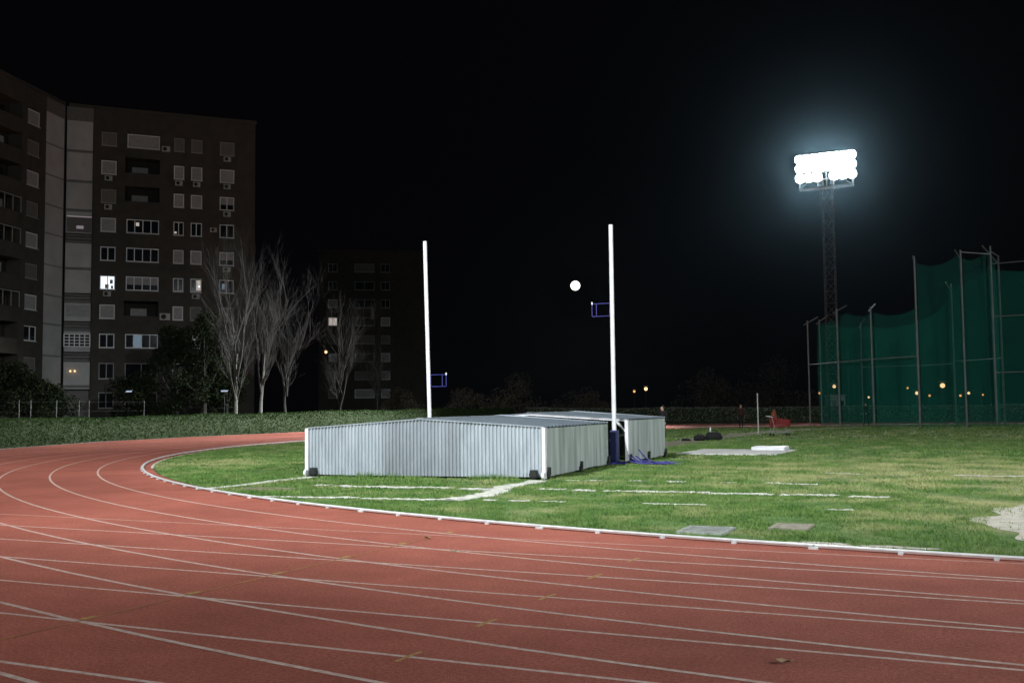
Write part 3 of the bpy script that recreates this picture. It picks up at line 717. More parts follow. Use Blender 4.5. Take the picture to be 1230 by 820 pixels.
person(-17.46, 76.5, R(200), 1.76, 'person in dark clothes with a dull red top standing beyond the footpath', 'red_cloth', .12)
person(-16.2, 52.8, R(170), 1.74, 'person in black seen only from the shoulders up behind the farther shed', 'black_cloth', .1)
person(-9.75, 86.5, R(150), 1.78, 'person in dark clothes standing inside the green netting', 'black_cloth', .15, .6)

# ------------------------------------------------------------------ trolley, sack, bags, bottle, post, litter
def trolley(x, y, rz):
    r = tag(empty('shopping_trolley', (x, y, 0), rz), 'red shopping trolley left standing at the edge of the footpath', 'trolley')
    # local +x is the nose, the handle is at -x
    def bars(corners, nu, nv, name):
        b = MB(); a, c, d, e = [Vector(q) for q in corners]
        for i in range(nu + 1):
            t = i / nu; b.tube(a.lerp(c, t), e.lerp(d, t), .017, n=4, cap=False)
        for j in range(nv + 1):
            t = j / nv; b.tube(a.lerp(e, t), c.lerp(d, t), .017, n=4, cap=False)
        return b.build(name, 'red_plastic', r)
    T = {'bl': (-.42, .3, 1.02), 'br': (-.42, -.3, 1.02), 'fl': (.62, .22, .86), 'fr': (.62, -.22, .86), 'dbl': (-.34, .24, .46), 'dbr': (-.34, -.24, .46), 'dfl': (.58, .2, .52), 'dfr': (.58, -.2, .52)}
    bars((T['dbl'], T['dfl'], T['fl'], T['bl']), 13, 7, 'side_grille'); bars((T['dbr'], T['dfr'], T['fr'], T['br']), 13, 7, 'side_grille')
    bars((T['dfl'], T['dfr'], T['fr'], T['fl']), 6, 6, 'front_grille'); bars((T['dbl'], T['dbr'], T['br'], T['bl']), 7, 7, 'rear_flap'); bars((T['dbl'], T['dfl'], T['dfr'], T['dbr']), 12, 7, 'basket_floor')
    b = MB(); b.tube((-.55, -.31, 1.08), (-.55, .31, 1.08), .028, n=8)
    for s_ in (-1, 1): b.tube((-.55, s_ * .3, 1.08), (-.40, s_ * .3, 1.02), .02, n=6)
    b.build('handle', 'white_metal', r)
    b = MB()
    for s_ in (-1, 1):
        b.path([(-.42, s_ * .3, 1.0), (-.30, s_ * .27, .55), (-.40, s_ * .28, .2), (-.30, s_ * .28, .17), (.55, s_ * .2, .22)], .018, n=5); b.tube((.55, s_ * .2, .22), (.3, s_ * .2, .5), .016, n=5)
    b.tube((-.35, -.28, .18), (-.35, .28, .18), .016, n=5); b.build('chassis', 'steel', r)
    for s_ in (-1, 1):
        for xx, yy in ((-.36, .28), (.5, .2)):
            MB().tube((xx, s_ * yy - .018, .068), (xx, s_ * yy + .018, .068), .066, n=12).tube((xx, s_ * yy, .09), (xx + .02, s_ * yy, .2), .014, n=5).build('wheel', 'rubber', r)
trolley(-11.05, 57.3, R(28))
b = MB(); b.sphere((-11.25, 57.2, 1.02), .30, nu=12, nv=10, sx=.55, sy=.5, sz=1.35, jit=.06); o = b.build('sack', 'rust', smooth=True)
tag(o, 'rust brown sack standing up out of the red trolley', 'sack')
def soft_bag(name, x, y, L, W_, H, rz, label, strap=True):
    r = tag(empty(name, (x, y, 0), rz), label, 'bag', 'dark bags on the grass'); b = MB(); n = 10
    rings = []
    for i in range(n + 1):
        t = i / n; q = (1 - abs(2 * t - 1) ** 4) ** .5 * .8 + .2; rings.append([(L * (t - .5), W_ / 2 * q * math.cos(a) * random.uniform(.9, 1.1), max(0, H / 2 + H / 2 * q * math.sin(a) * random.uniform(.88, 1.1) - (1 - q) * .1)) for a in [2 * math.pi * j / 10 for j in range(10)]])
    for a, c in zip(rings[:-1], rings[1:]):
        for j in range(10): b.quad(a[j], c[j], c[(j + 1) % 10], a[(j + 1) % 10])
    b.quad(*rings[0]); b.quad(*reversed(rings[-1])); b.build('body', 'black_cloth', r, smooth=True)
    if strap: MB().path([(-L * .25, 0, H * .95), (-L * .15, -.03, H * 1.2), (L * .1, -.03, H * 1.2), (L * .22, 0, H * .95)], .018, n=5).build('strap', 'black_cloth', r)
soft_bag('sports_bag', -12.75, 49.95, .85, .42, .42, R(20), 'larger black sports bag dumped on the grass near the footpath')
soft_bag('sports_bag', -13.35, 49.55, .6, .4, .30, R(40), 'smaller black bag slumped against the larger sports bag', True)
soft_bag('dark_jacket', -13.95, 49.25, .5, .36, .13, R(5), 'crumpled dark jacket lying flat at the left end of the bags', False)
b = MB(); b.tube((-12.9, 49.9, .42), (-12.9, 49.9, .6), .04, n=10); b.tube((-12.9, 49.9, .6), (-12.9, 49.9, .64), .04, .016, n=10); b.tube((-12.9, 49.9, .64), (-12.9, 49.9, .68), .018, n=8)
tag(b.build('water_bottle', 'white_metal'), 'small white bottle standing on the larger black bag', 'bottle')
b = MB(); b.tube((-12.62, 59.6, 0), (-12.62, 59.6, 2.32), .035, .03, n=8); b.tube((-12.62, 59.6, 2.32), (-12.62, 59.6, 2.36), .042, n=8)
b.tube((-12.62, 59.6, 0), (-12.62, 59.6, .03), .16, n=12); tag(b.build('marker_pole', 'ac'), 'thin white marker pole standing left of the red trolley', 'pole')
def litter(x, y, sz, label):
    b = MB(); n = 7; c = (0, 0, .018)
    P = [(sz * math.cos(6.283 * i / n) * random.uniform(.7, 1.2), sz * .6 * math.sin(6.283 * i / n) * random.uniform(.6, 1.2), .014 + random.uniform(0, .025)) for i in range(n)]
    for i in range(n): b.quad(c, P[i], P[(i + 1) % n])
    for i in range(n): b.quad((c[0], c[1], c[2] + .004), (P[(i + 1) % n][0], P[(i + 1) % n][1], P[(i + 1) % n][2] + .004), (P[i][0], P[i][1], P[i][2] + .004))
    b.tube((sz * .9, 0, .02), (sz * 1.5, .02, .03), .004, n=4)
    o = b.build('dry_leaf', 'leaf_dry'); o.location = (x, y, 0); o.rotation_euler.z = random.uniform(0, 6); tag(o, label, 'leaf')
litter(-1.38, 7.1, .055, 'pale dry leaf lying alone on the red track at lower right')
litter(-6.94, 12.0, .06, 'small dry leaf on the track closest to the white kerb')
litter(-5.97, 10.96, .06, 'small dry leaf on the inner lanes in the middle of the track')

# ------------------------------------------------------------------ apartment blocks
FWD = Vector((-math.sin(YAW), math.cos(YAW), 0)); RGT = Vector((math.cos(YAW), math.sin(YAW), 0))
def wall_holes(u0, u1, z0, z1, holes, fn, b, depth=.22):
    us = sorted({u0, u1, *[h[0] for h in holes], *[h[1] for h in holes]}); zs = sorted({z0, z1, *[h[2] for h in holes], *[h[3] for h in holes]})
    us = [u for u in us if u0 <= u <= u1]; zs = [z for z in zs if z0 <= z <= z1]
    inside = lambda u, z: any(h[0] < u < h[1] and h[2] < z < h[3] for h in holes)
    for a, c in zip(us[:-1], us[1:]):
        for d, e in zip(zs[:-1], zs[1:]):
            if not inside((a + c) / 2, (d + e) / 2): b.quad(fn(a, 0, d), fn(c, 0, d), fn(c, 0, e), fn(a, 0, e))
    for h in holes:
        dp = h[4] if len(h) > 4 else depth; a, c, d, e = h[:4]
        b.quad(fn(a, 0, d), fn(a, -dp, d), fn(c, -dp, d), fn(c, 0, d)); b.quad(fn(a, 0, e), fn(c, 0, e), fn(c, -dp, e), fn(a, -dp, e))
        b.quad(fn(a, 0, d), fn(a, 0, e), fn(a, -dp, e), fn(a, -dp, d)); b.quad(fn(c, 0, d), fn(c, -dp, d), fn(c, -dp, e), fn(c, 0, e))
def fbox(b, fn, u0, u1, w0, w1, z0, z1):
    P = [fn(u, w, z) for z in (z0, z1) for w in (w0, w1) for u in (u0, u1)]; n = len(b.v); b.v += [tuple(q) for q in P]
    for f in ((0, 2, 3, 1), (4, 5, 7, 6), (0, 1, 5, 4), (2, 6, 7, 3), (0, 4, 6, 2), (1, 3, 7, 5)): b.f.append(tuple(n + i for i in f)); b.mi.append(b.m)
def window(par, fn, u0, u1, z0, z1, kind, panes=2):
    """kind: s shutter, d dim shutter, w white frame + dark panes, h half shutter, L lit, l softly lit, b dim frame"""
    fm = 'frame' if kind in 'wLlhM' else 'frame_dim' if kind in 'db' else 'frame'
    t = .085; b = MB(); w0, w1 = -.14, -.07
    fbox(b, fn, u0, u1, w0, w1, z0, z0 + t); fbox(b, fn, u0, u1, w0, w1, z1 - t, z1); fbox(b, fn, u0, u0 + t, w0, w1, z0 + t, z1 - t); fbox(b, fn, u1 - t, u1, w0, w1, z0 + t, z1 - t)
    if kind in 'wLlhb':
        for i in range(1, panes): u = u0 + (u1 - u0) * i / panes; fbox(b, fn, u - .04, u + .04, w0, w1 + .004, z0 + t, z1 - t)
    f = b.build('window', fm, par)
    for i in range(panes):
        a = u0 + (u1 - u0) * i / panes + .03; c = u0 + (u1 - u0) * (i + 1) / panes - .03
        pm = 'glass'
        if kind == 'L': pm = 'lit'
        if kind == 'M': pm = 'lit_warm'
        if kind == 'l': pm = 'lit_soft' if i % 3 == 1 else 'glass'
        MB().quad(fn(a, -.115, z0 + .03), fn(c, -.115, z0 + .03), fn(c, -.115, z1 - .03), fn(a, -.115, z1 - .03)).build('pane', pm, f)
    if kind in 'sdh':
        zb = z0 + .05 if kind in 'sd' else z0 + (z1 - z0) * .42
        b = MB(); n = int((z1 - .06 - zb) / .11)
        for i in range(n):
            za = zb + (z1 - .06 - zb) * i / n; zc = zb + (z1 - .06 - zb) * (i + 1) / n
            b.quad(fn(u0 + .08, -.085, za), fn(u1 - .08, -.085, za), fn(u1 - .08, -.075, zc - .02), fn(u0 + .08, -.075, zc - .02)); b.quad(fn(u0 + .08, -.075, zc - .02), fn(u1 - .08, -.075, zc - .02), fn(u1 - .08, -.085, zc), fn(u0 + .08, -.085, zc))
        b.build('shutter', 'shutter' if kind in 'sh' else 'shutter_dim', f)
    b = MB(); fbox(b, fn, u0 - .05, u1 + .05, -.02, .06, z0 - .06, z0 - .003); b.build('sill', 'concrete' if kind in 'swLlh' else 'frame_dim', f)
    return f
def ac_unit(par, fn, u, z, big=1.0):
    b = MB(); fbox(b, fn, u, u + .8 * big, .04, .36, z, z + .55 * big); a = b.build('air_conditioner', 'ac', par)
    c = [fn(u + (.3 + .2 * math.cos(t)) * big, .365, z + (.28 + .2 * math.sin(t)) * big) for t in [6.283 * i / 12 for i in range(12)]]
    MB().quad(*c).build('fan_grille', 'dark', a)

# main block: u runs along the face to the right from the inner corner
CORNER = RGT * -43.9 + FWD * 100.5
DM = (RGT * .919 + FWD * .395).normalized(); NM = Vector((DM.y, -DM.x, 0))
DW = (RGT * -.15 + FWD * -.99).normalized(); NW = Vector((-DW.y, DW.x, 0))
block = tag(empty('apartment_block', CORNER), 'tall brown brick apartment block with lit windows at the left edge', 'building')
HT = 32.0
fm_ = lambda u, w, z: tuple(DM * u + NM * w + Vector((0, 0, z)))
fw_ = lambda s_, w, z: tuple(DW * s_ + NW * w + Vector((0, 0, z)))
def upx(x):   # helper: distance along the main face for a viewing direction
    k = (x - 615) / 1239.2
    return (k * 100.5 + 43.9) / (.919 - k * .395) * 1.0
rows = [29.07 - 2.9 * i for i in range(10)]
cols = {'A': (upx(117.5), upx(136.5)), 'B': (upx(149), upx(189)), 'C': (upx(206), upx(219)), 'D': (upx(227), upx(241)), 'E': (upx(262), upx(280))}
U1 = upx(108); UEND = upx(305)
kinds = {'A': 'dsdswLswbb', 'B': 'sOOwwhOlbb', 'C': 'dsswswswsd', 'D': 'dsswswdwsd', 'E': 'dshwhwdsdd'}
holes = []
for c, (a, e) in cols.items():
    for i, z in enumerate(rows):
        if kinds[c][i] == 'O': holes.append((a - .15, e, z - 1.2, z + 1.15, 1.5))
        else: holes.append((a, e, z - .72 if i < 8 else z - .9, z + .72, .22))
b = MB(); wall_holes(U1, UEND, 0, HT, holes, fm_, b)
b.quad(fm_(UEND, 0, 0), fm_(UEND, -14, 0), fm_(UEND, -14, HT), fm_(UEND, 0, HT)); b.quad(fm_(UEND, -14, 0), fm_(-14, -14, 0), fm_(-14, -14, HT), fm_(UEND, -14, HT))
b.build('main_wall', 'brick', block)
b = MB(); fbox(b, fm_, .28, UEND + .12, -14.1, .12, HT, HT + .3); b.build('roof', 'brick', block)
for c, (a, e) in cols.items():
    for i, z in enumerate(rows):
        kd = kinds[c][i]; n = 4 if (c == 'B' and i in (3, 4, 5, 7)) else 2
        if kd == 'O':
            bal = MB(); bal.quad(fm_(a - .15, -1.49, z - 1.2), fm_(e, -1.49, z - 1.2), fm_(e, -1.49, z + 1.15), fm_(a - .15, -1.49, z + 1.15)); bb = bal.build('balcony', 'dark', block)
            q = MB(); fbox(q, fm_, a - .15, e, -.1, -.02, z - 1.2, z - .35); q.build('parapet', 'brick', bb)
            q = MB(); fbox(q, fm_, a + .55, a + 2.1, -1.4, -1.35, z - .6, z + .5); q.build('balcony_window', 'shutter', bb)
        else: window(block, fm_, a + .02, e - .02, (z - .70) if i < 8 else z - .88, z + .70, kd, n)
for c, i in (('A', 1), ('C', 1), ('D', 1), ('E', 1), ('A', 2), ('E', 2), ('E', 0), ('D', 5), ('A', 5), ('E', 4)):
    a, e = cols[c]; ac_unit(block, fm_, (a + e) / 2 - .4, rows[i] - 1.4, .9)
ac_unit(block, fm_, cols['B'][1] + .15, rows[0] - .9); ac_unit(block, fm_, cols['B'][1] + .1, rows[6] - .75, 1.25); ac_unit(block, fm_, cols['E'][0] - .95, rows[3] - .2, .8)
def glow(c, i, du, dz, w, h, m):   # a lamp or lit corner seen inside a room
    a, e = cols[c]; z = rows[i]; q = MB(); fbox(q, fm_, a + du, a + du + w, -.112, -.105, z + dz, z + dz + h); q.build('room_lamp', m, block)
glow('B', 3, .9, .05, .32, .36, 'lit_warm'); glow('C', 3, .12, -.5, .22, .2, 'lit_warm'); glow('D', 5, .62, -.5, .42, 1.05, 'lit_warm'); glow('D', 5, .8, -.2, .2, .22, 'lit'); glow('E', 5, .3, -.3, .3, .6, 'lit_soft')
a_, e_ = cols['A']
for du, dz, w, h in ((.5, -.58, .35, .42), (.95, -.1, .28, .42), (1.05, -.58, .22, .3)):
    q = MB(); fbox(q, fm_, a_ + du, a_ + du + w, -.113, -.104, rows[5] + dz, rows[5] + dz + h); q.build('room_silhouette', 'shutter', block)
# pale terrace bay on the main face and on the wing
def bay(fn, s0, s1, name_, lit):
    b = MB(); b.quad(fn(s0, -.9, 0), fn(s1, -.9, 0), fn(s1, -.9, HT), fn(s0, -.9, HT)); b.quad(fn(s0, 0, rows[0] + 1.55), fn(s1, 0, rows[0] + 1.55), fn(s1, 0, HT), fn(s0, 0, HT))
    b.quad(fn(s0, 0, 0), fn(s0, -.9, 0), fn(s0, -.9, HT), fn(s0, 0, HT)); b.quad(fn(s1, 0, 0), fn(s1, -.9, 0), fn(s1, -.9, HT), fn(s1, 0, HT)); b.build('bay_wall', 'shutter_dim', block)
    zt = rows[0] + 1.55
    for i, z in enumerate(rows[:9]):
        zc = z - 1.62 + (.12 if i % 3 == 0 else 0)      # dark gap centre
        gap = .14 if i not in (3, 5, 6, 7) else .5
        if not lit: gap = .09
        q = MB(); fbox(q, fn, s0 + .05, s1 - .05, -.12, -.04, zc + gap, zt); p = q.build('terrace_screen', 'panel', block)
        q = MB()
        for k in range(3): zz = zc - gap + 2 * gap * (k + .5) / 3; fbox(q, fn, s0 + .02, s1 - .02, -.1, -.06, zz - .025, zz + .025)
        q.build('terrace_rail', 'frame_dim', block)
        zt = zc - gap
    q = MB(); fbox(q, fn, s0 + .05, s1 - .05, -.12, -.04, 4.0, zt); q.build('terrace_screen', 'panel', block)
bay(fm_, .08, U1 - .02, 'm', True); bay(fw_, .12, 3.2, 'w', False)
q = MB(); fbox(q, fm_, .2, U1 - .1, -.035, -.02, rows[3] - .9, rows[3] + .65); f = q.build('terrace_glazing', 'shutter_dim', block)
q = MB(); fbox(q, fm_, .2, U1 - .1, -.018, .0, rows[3] + .6, rows[3] + .7); fbox(q, fm_, 1.1, 1.75, -.018, .0, rows[3] - .55, rows[3] - .25); q.build('terrace_light', 'lit_pink', f)
q = MB(); fbox(q, fm_, .1, U1 - .05, -.035, -.02, rows[7] - .62, rows[7] + .62); f = q.build('terrace_glazing', 'dark', block)
q = MB()
for k in range(5): zz = rows[7] - .6 + .3 * k; fbox(q, fm_, .1, U1 - .05, -.018, .01, zz - .04, zz + .04)
for k in range(6): uu = .14 + (U1 - .24) * k / 5; fbox(q, fm_, uu - .05, uu + .05, .012, .03, rows[7] - .62, rows[7] + .62)
q.build('terrace_lattice', 'frame', f)
q = MB(); fbox(q, fm_, .25, U1 - .15, -.035, -.02, rows[6] - .55, rows[6] + .6); f = q.build('terrace_glazing', 'shutter', block)
for uu in (.75, 1.15): MB().sphere(fm_(uu, .15, 5.75), .09).build('wall_lamp', 'sodium_white', block)
# left wing
wh = []
for i, z in enumerate(rows[:9]):
    wh.append((4.2, 6.1, z - .72 + .3, z + .72 + .3, .22)); wh.append((6.9, 14.0, z - 1.2, z + 1.2, 1.4)); wh.append((16, 17.6, z - .5, z + .9, .22)); wh.append((19, 26, z - 1.2, z + 1.2, 1.4))
b = MB(); wall_holes(3.2, 28, 0, HT, wh, fw_, b); b.quad(fw_(28, 0, 0), fw_(28, 0, HT), fw_(28, -14, HT), fw_(28, -14, 0)); b.quad(fw_(28, -14, 0), fw_(28, -14, HT), fw_(-6, -14, HT), fw_(-6, -14, 0)); b.build('wing_wall', 'brick', block)
b = MB(); fbox(b, fw_, .2, 28.1, -14.1, .12, HT + .004, HT + .306); b.build('wing_roof', 'brick', block)
for i, z in enumerate(rows[:9]):
    window(block, fw_, 4.22, 6.08, z - .4, z + 1.0, 'sdsdsdswd'[i], 2); window(block, fw_, 16.02, 17.58, z - .48, z + .88, 's', 2)
    for s0, s1 in ((6.9, 14.0), (19, 26)):
        bal = MB(); bal.quad(fw_(s0, -1.39, z - 1.2), fw_(s1, -1.39, z - 1.2), fw_(s1, -1.39, z + 1.2), fw_(s0, -1.39, z + 1.2)); bb = bal.build('balcony', 'dark', block)
        q = MB(); fbox(q, fw_, s0, s1, -.1, -.02, z - 1.2, z - .3); q.build('parapet', 'brick', bb)
        q = MB(); fbox(q, fw_, s0 + .8, s0 + 2.6, -1.34, -1.3, z - .9, z + .8); q.build('balcony_window', 'shutter' if i % 2 else 'glass', bb)
        if i in (3, 4, 6):
            q = MB()
            for k in range(7): uu = s0 + (s1 - s0) * k / 6; fbox(q, fw_, uu - .04, uu + .04, -.02, .04, z - .3, z + 1.1)
            fbox(q, fw_, s0, s1, -.015, .035, z + 1.02, z + 1.12); q.build('balcony_glazing', 'frame_dim', bb)

# faint second block behind the bare trees
def far_block(a0, d0, wid, dep, ht, label, lit):
    loc = RGT * a0 + FWD * d0; r = tag(empty('apartment_block', loc, YAW + R(8)), label, 'building'); fn = lambda u, w, z: (u, -w, z); hs = []; z = ht - 2.5; zz = []
    while z > 3: zz.append(z); z -= 2.9
    us = [(u, u + (3.2 if k % 2 else 1.5)) for k, u in enumerate(np.arange(1.5, wid - 3.5, 4.2))]
    for z in zz:
        for a, e in us: hs.append((a, e, z - .7, z + .7, .22))
    b = MB(); wall_holes(0, wid, 0, ht, hs, fn, b); b.quad((wid, 0, 0), (wid, dep, 0), (wid, dep, ht), (wid, 0, ht)); b.quad((0, 0, 0), (0, 0, ht), (0, dep, ht), (0, dep, 0)); b.quad((0, dep, 0), (0, dep, ht), (wid, dep, ht), (wid, dep, 0)); b.build('wall', 'brick', r)
    MB().box(-.3, wid + .3, -.3, dep + .3, ht, ht + .4).build('roof', 'brick', r)
    for i, z in enumerate(zz):
        for j, (a, e) in enumerate(us): window(r, fn, a + .02, e - .02, z - .68, z + .68, 'M' if (i, j) in lit else random.choice('sdsdb'), 2)
    return r
M['lit'].node_tree.nodes['Emission'].inputs[1].default_value = 1.5
far_block(-31.0, 165, 17, 14, 27, 'dim distant apartment block behind the bare trees', {(3, 0)})

# ------------------------------------------------------------------ bare trees
def bare_tree(name, x, y, h, seed, label, lean=0.0, spread=1.0, tm='bark'):
    rnd = random.Random(seed); r = tag(empty(name, (x, y, 0)), label, 'tree', 'bare trees behind the hedge'); tr = MB(); cr = MB(); cnt = [0]
    def limb(p, d, L, rad, lev, mb):
        n = 5 if lev < 2 else 3; q = Vector(p); dd = Vector(d); pts = [q.copy()]; rr = [rad]
        for i in range(n):
            dd = (dd + Vector((rnd.uniform(-1, 1), rnd.uniform(-1, 1), rnd.uniform(-.4, 1))) * (.15 if lev < 2 else .24)).normalized(); q = q + dd * L / n; pts.append(q.copy()); rr.append(rad * (1 - .72 * (i + 1) / n))
        for i in range(n): mb.tube(pts[i], pts[i + 1], rr[i], rr[i + 1], n=7 if lev == 0 else 5 if lev == 1 else 3, cap=False)
        if lev >= 4 or rad < .004: return
        kids = {0: 5, 1: 7, 2: 5, 3: 3, 4: 2}[lev]
        for k in range(kids):
            t = rnd.uniform(.3 if lev == 0 else .25, 1.0); i = min(n - 1, int(t * n)); f = t * n - i; p2 = pts[i].lerp(pts[i + 1], f); dv = (pts[i + 1] - pts[i]).normalized()
            az = rnd.uniform(0, 6.283); el = rnd.uniform(.3, .75) * spread * (.7 if lev == 0 else 1.0); o_ = dv.orthogonal().normalized(); o_ = Matrix.Rotation(az, 3, dv) @ o_
            nd = (dv * math.cos(el) + o_ * math.sin(el) + Vector((0, 0, .22))).normalized()
            limb(p2, nd, L * rnd.uniform(.48, .78) * (1.1 - .35 * t), max(.005, rr[i] * rnd.uniform(.42, .62)), lev + 1, cr)
    limb((0, 0, 0), (lean, 0, 1), h * .52, h * .0145, 0, tr)
    tip = h * .52
    for k in range(3):   # leading stems carry the crown upward
        a = rnd.uniform(0, 6.283); z = h * rnd.uniform(.25, .42)
        limb((lean * z, 0, z), (lean + .22 * spread * math.cos(a), .22 * spread * math.sin(a), 1), h * rnd.uniform(.5, .6), h * .0075, 1, cr)
    tr.build('trunk', tm, r); cr.build('crown', 'twig' if tm == 'bark' else 'twig_dark', r)
    return r
bare_tree('bare_tree', -53.6, 63.3, 12.2, 3, 'pale bare tree with forked trunk nearest the apartment block', .02, .85)
bare_tree('bare_tree', -54.6, 67.3, 12.2, 8, 'bare tree standing second to the right of the forked pale one', .05, .85)
bare_tree('bare_tree', -54.2, 70.2, 10.8, 21, 'bare tree with low spreading branches, third along the hedge', .03, 1.25, 'twig')
bare_tree('bare_tree', -54.0, 77.5, 10.0, 34, 'dim bare tree in front of the distant block', .0, 1.1, 'twig_dark')
bare_tree('bare_tree', -54.4, 84.5, 8.0, 55, 'smallest bare tree, farthest to the right behind the hedge', .0, 1.1, 'twig_dark')

# ------------------------------------------------------------------ evergreen trees and bushes
def leafy(name, x, y, h, rad, n, size, label, cat, m='dark_leaf', trunk=True, clump=26, zlow=.25):
    r = tag(empty(name, (x, y, 0)), label, cat); P = []
    cs = []
    for i in range(clump):
        a = random.uniform(0, 6.283); t = random.uniform(zlow, 1); q = rad * (1.05 - .75 * max(0, (t - .45)) / .55) * math.sqrt(random.uniform(0, 1)); cs.append((q * math.cos(a), q * math.sin(a), h * t * .92, rad * random.uniform(.22, .42)))
    for c in cs:
        k = n // clump; v = rng.normal(size=(k, 3)); v /= np.linalg.norm(v, axis=1)[:, None]; v *= (rng.uniform(.35, 1, (k, 1)) ** .5) * c[3]; P.append(v + np.array(c[:3]))
    P = np.concatenate(P); P[:, 2] = np.maximum(P[:, 2], .1); V, F = leaf_quads(P, size)
    lf = np_mesh('crown', V, F, m, r); lf['kind'] = 'stuff'
    b = MB(); b.tube((0, 0, 0), (0, 0, h * .6), h * .022, h * .01, n=7)
    for c in cs[:10]: b.tube((0, 0, h * .25), c[:3], h * .008, h * .003, n=4)
    b.build('trunk', 'twig', r)
def at(px, d, k=1239.2): return RGT * ((px - 615) / k * d) + FWD * d
for px, d, h, rad, lab in ((212, 92, 9.5, 3.4, 'dark round evergreen tree in front of the brick block'), (245, 90, 11.0, 3.0, 'taller dark evergreen tree just left of the pale bare tree'), (272, 95, 8.0, 2.6, 'dark evergreen tree half hidden behind the pale bare tree'),
                           (14, 80, 5.5, 2.8, 'dark rounded shrub tree at the left edge behind the hedge'), (52, 84, 4.2, 2.4, 'low dark shrub behind the hedge below the terrace bay'), (160, 90, 5.0, 2.6, 'dark shrub below the wide windows of the block')):
    p = at(px, d); leafy('evergreen_tree' if h > 6 else 'evergreen_shrub', p.x, p.y, h, rad, 9000, .2, lab, 'tree' if h > 6 else 'shrub')
for px, d, h, rad, lab in ((480, 112, 3.6, 2.6, 'brownish dry bush behind the hedge left of the left upright'), (560, 118, 3.6, 3.0, 'dry twiggy bush behind the hedge right of the left upright'), (625, 120, 5.0, 4.2, 'broad dry bush between the two white uprights'), (700, 124, 3.4, 3.2, 'low dry bush just left of the right upright'), (850, 128, 6.0, 4.5, 'dark dry bush beyond the far hedge, between upright and cage'), (930, 132, 7.5, 5.0, 'large dark bush beyond the hedge just left of the cage')):
    p = at(px, d); leafy('dry_bush', p.x, p.y, h, rad, 5000, .16, lab, 'bush', 'dry_bush', zlow=.05)

# ------------------------------------------------------------------ fence behind the left hedge
fence = tag(empty('wire_fence', (-52, 40, 0)), 'thin wire fence with pale posts behind the hedge at the left', 'fence')
fp = []
for px, d in ((-30, 62), (23, 63), (37, 64), (68, 65.5), (95, 67), (107, 68), (173, 73)):
    p = at(px, d); fp.append(p); MB().tube((p.x + 52, p.y - 40, 0), (p.x + 52, p.y - 40, 2.5), .022, n=6).build('post', 'mast_steel', fence)
for z in (.6, 1.2, 1.8, 2.4):
    b = MB()
    for a, c in zip(fp[:-1], fp[1:]): b.tube((a.x + 52, a.y - 40, z), (c.x + 52, c.y - 40, z), .0025, n=3)
    b.build('wire', 'mast_steel', fence)

# ------------------------------------------------------------------ street lamps far behind, cabin, moon
def street_lamp(px, py, d, rad, m, label, bracket=.0):
    p = at(px, d); hz = 489.02 - (px - 615) * .01138; z = CAM_H + (hz - py) / 1239.2 * d * 1.004
    r = tag(empty('street_lamp', (p.x, p.y, 0), YAW), label, 'street lamp', 'far street lamps')
    MB().tube((0, .3, 0), (0, .3, z + rad * .6), .045, .03, n=6).build('pole', 'mast_steel', r)
    MB().tube((0, .3, z + rad * 1.05), (0, -.1, z + rad * 1.05), .04, n=5).box(-rad * .8, rad * .8, -rad * .7, rad * .7, z + rad * .9, z + rad * 1.15).build('lamp_hood', 'steel', r)
    rad *= .6; MB().sphere((0, 0, z), rad, nu=14, nv=10).build('lamp_globe', m, r)
for px, py, d, rad, m, lab in (
    (761, 470, 160, .30, 'sodium', 'small orange street lamp, left of the pair right of the right upright'), (775, 467, 150, .42, 'sodium_white', 'brighter orange street lamp, right of the pair beside the right upright'),
    (391, 423, 150, .34, 'sodium_white', 'orange street lamp shining through the bare trees'),
    (1001, 464, 140, .38, 'sodium_white', 'warm street lamp above the pale cabin behind the cage'), (983, 472, 170, .28, 'sodium', 'small orange street lamp left of the pale cabin'),
    (1131, 463, 130, .50, 'sodium_white', 'largest and brightest orange street lamp seen through the green net'), (1100, 472, 140, .38, 'sodium_white', 'bright street lamp behind the tall left post of the cage'),
    (1089, 466, 175, .28, 'sodium', 'small orange street lamp up left of the bright one behind the tall cage post'), (1115, 475, 170, .30, 'sodium', 'small orange street lamp below left of the largest lamp'),
    (1152, 475, 170, .32, 'sodium', 'orange street lamp right of the largest lamp, left of the tall gate post'), (1162, 472, 165, .34, 'sodium_white', 'pale street lamp just right of the tall gate post'),
    (1179, 474, 180, .26, 'sodium', 'rightmost small orange street lamp behind the cage'), (1042, 477, 170, .26, 'sodium_white', 'small warm street lamp above the person inside the net')):
    street_lamp(px, py, d, rad, m, lab)
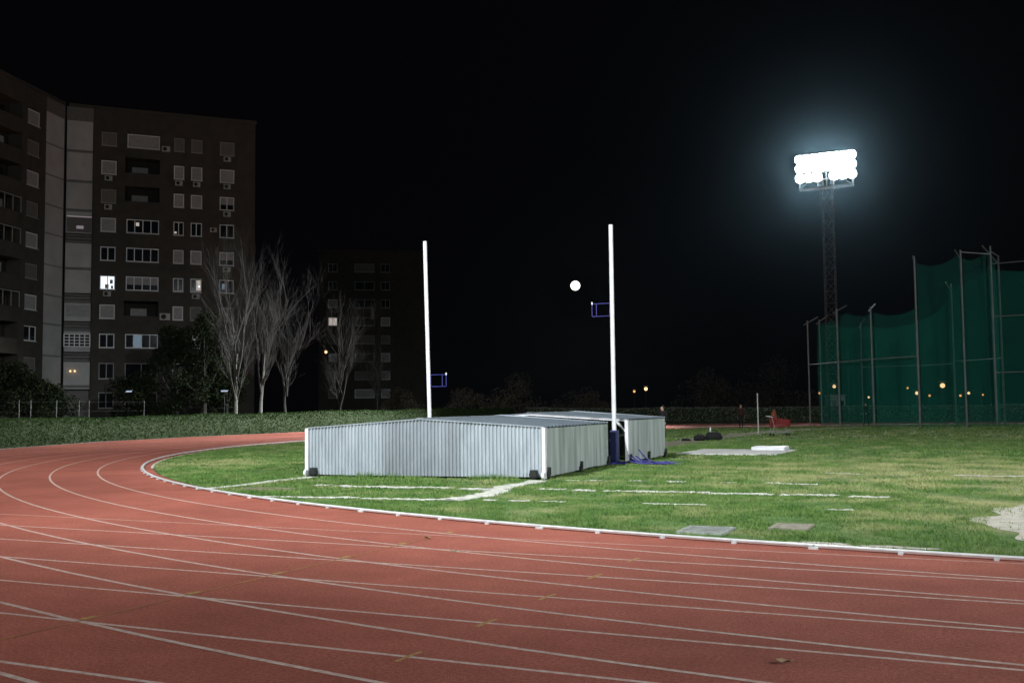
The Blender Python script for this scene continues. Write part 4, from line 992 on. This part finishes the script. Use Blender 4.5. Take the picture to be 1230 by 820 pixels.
def low_light(px, py, d, label):
    p = at(px, d); hz = 489.02 - (px - 615) * .01138; z = CAM_H + (hz - py) / 1239.2 * d
    r = tag(empty('path_light', (p.x, p.y, 0), YAW), label, 'light', 'cold lights by the block')
    MB().tube((0, .1, 0), (0, .1, z + .05), .03, n=6).build('pole', 'rubber', r); MB().box(-.3, .3, -.05, .15, z + .055, z + .09).build('hood', 'steel', r); MB().box(-.26, .26, -.04, .12, z - .05, z + .05).build('tube_lamp', 'cold', r)
low_light(154, 470, 88, 'short cold white light below the wide windows of the block'); low_light(269, 469.5, 86, 'short cold white light just left of the pale bare tree')
p = at(1005, 135); cab = tag(empty('site_cabin', (p.x, p.y, 0), YAW), 'pale grey boxy cabin beyond the hedge behind the green net', 'cabin')
MB().box(-.95, .95, 0, 2.4, .2, 2.75).build('wall', 'white_metal', cab); MB().box(-1.05, 1.05, -.1, 2.5, 2.75, 2.9).build('roof', 'concrete', cab); MB().box(-.85, -.2, -.03, -.003, .25, 2.2).build('door', 'shutter', cab); MB().box(.15, .75, -.03, -.003, 1.3, 2.1).build('window', 'glass', cab)
b = MB(); b.sphere((0, 0, 0), 14.2, nu=32, nv=20); o = b.build('moon', 'moon', smooth=True); o.location = (-1112.3, 2792.5, 354.3)
tag(o, 'full moon hanging in the black sky left of the right upright', 'moon')

# ------------------------------------------------------------------ thin haze added for the floodlight glow, standing in for lens bloom
hm = bpy.data.materials.new('bloom_haze'); hm.use_nodes = True; nt = hm.node_tree; nt.nodes.clear()
ho_ = nt.nodes.new('ShaderNodeOutputMaterial'); hv = nt.nodes.new('ShaderNodeVolumePrincipled')
hv.inputs['Color'].default_value = (0.5, 0.82, 1.0, 1); hv.inputs['Density'].default_value = 0.00006; hv.inputs['Anisotropy'].default_value = 0.965
nt.links.new(hv.outputs[0], ho_.inputs['Volume']); M['haze'] = hm
hz_ = MB().box(-960, 960, -900, 1020, -1.0, 37.0).build('haze', 'haze'); tag(hz_, 'thin haze added to make a glow round the floodlights', kind='stuff')
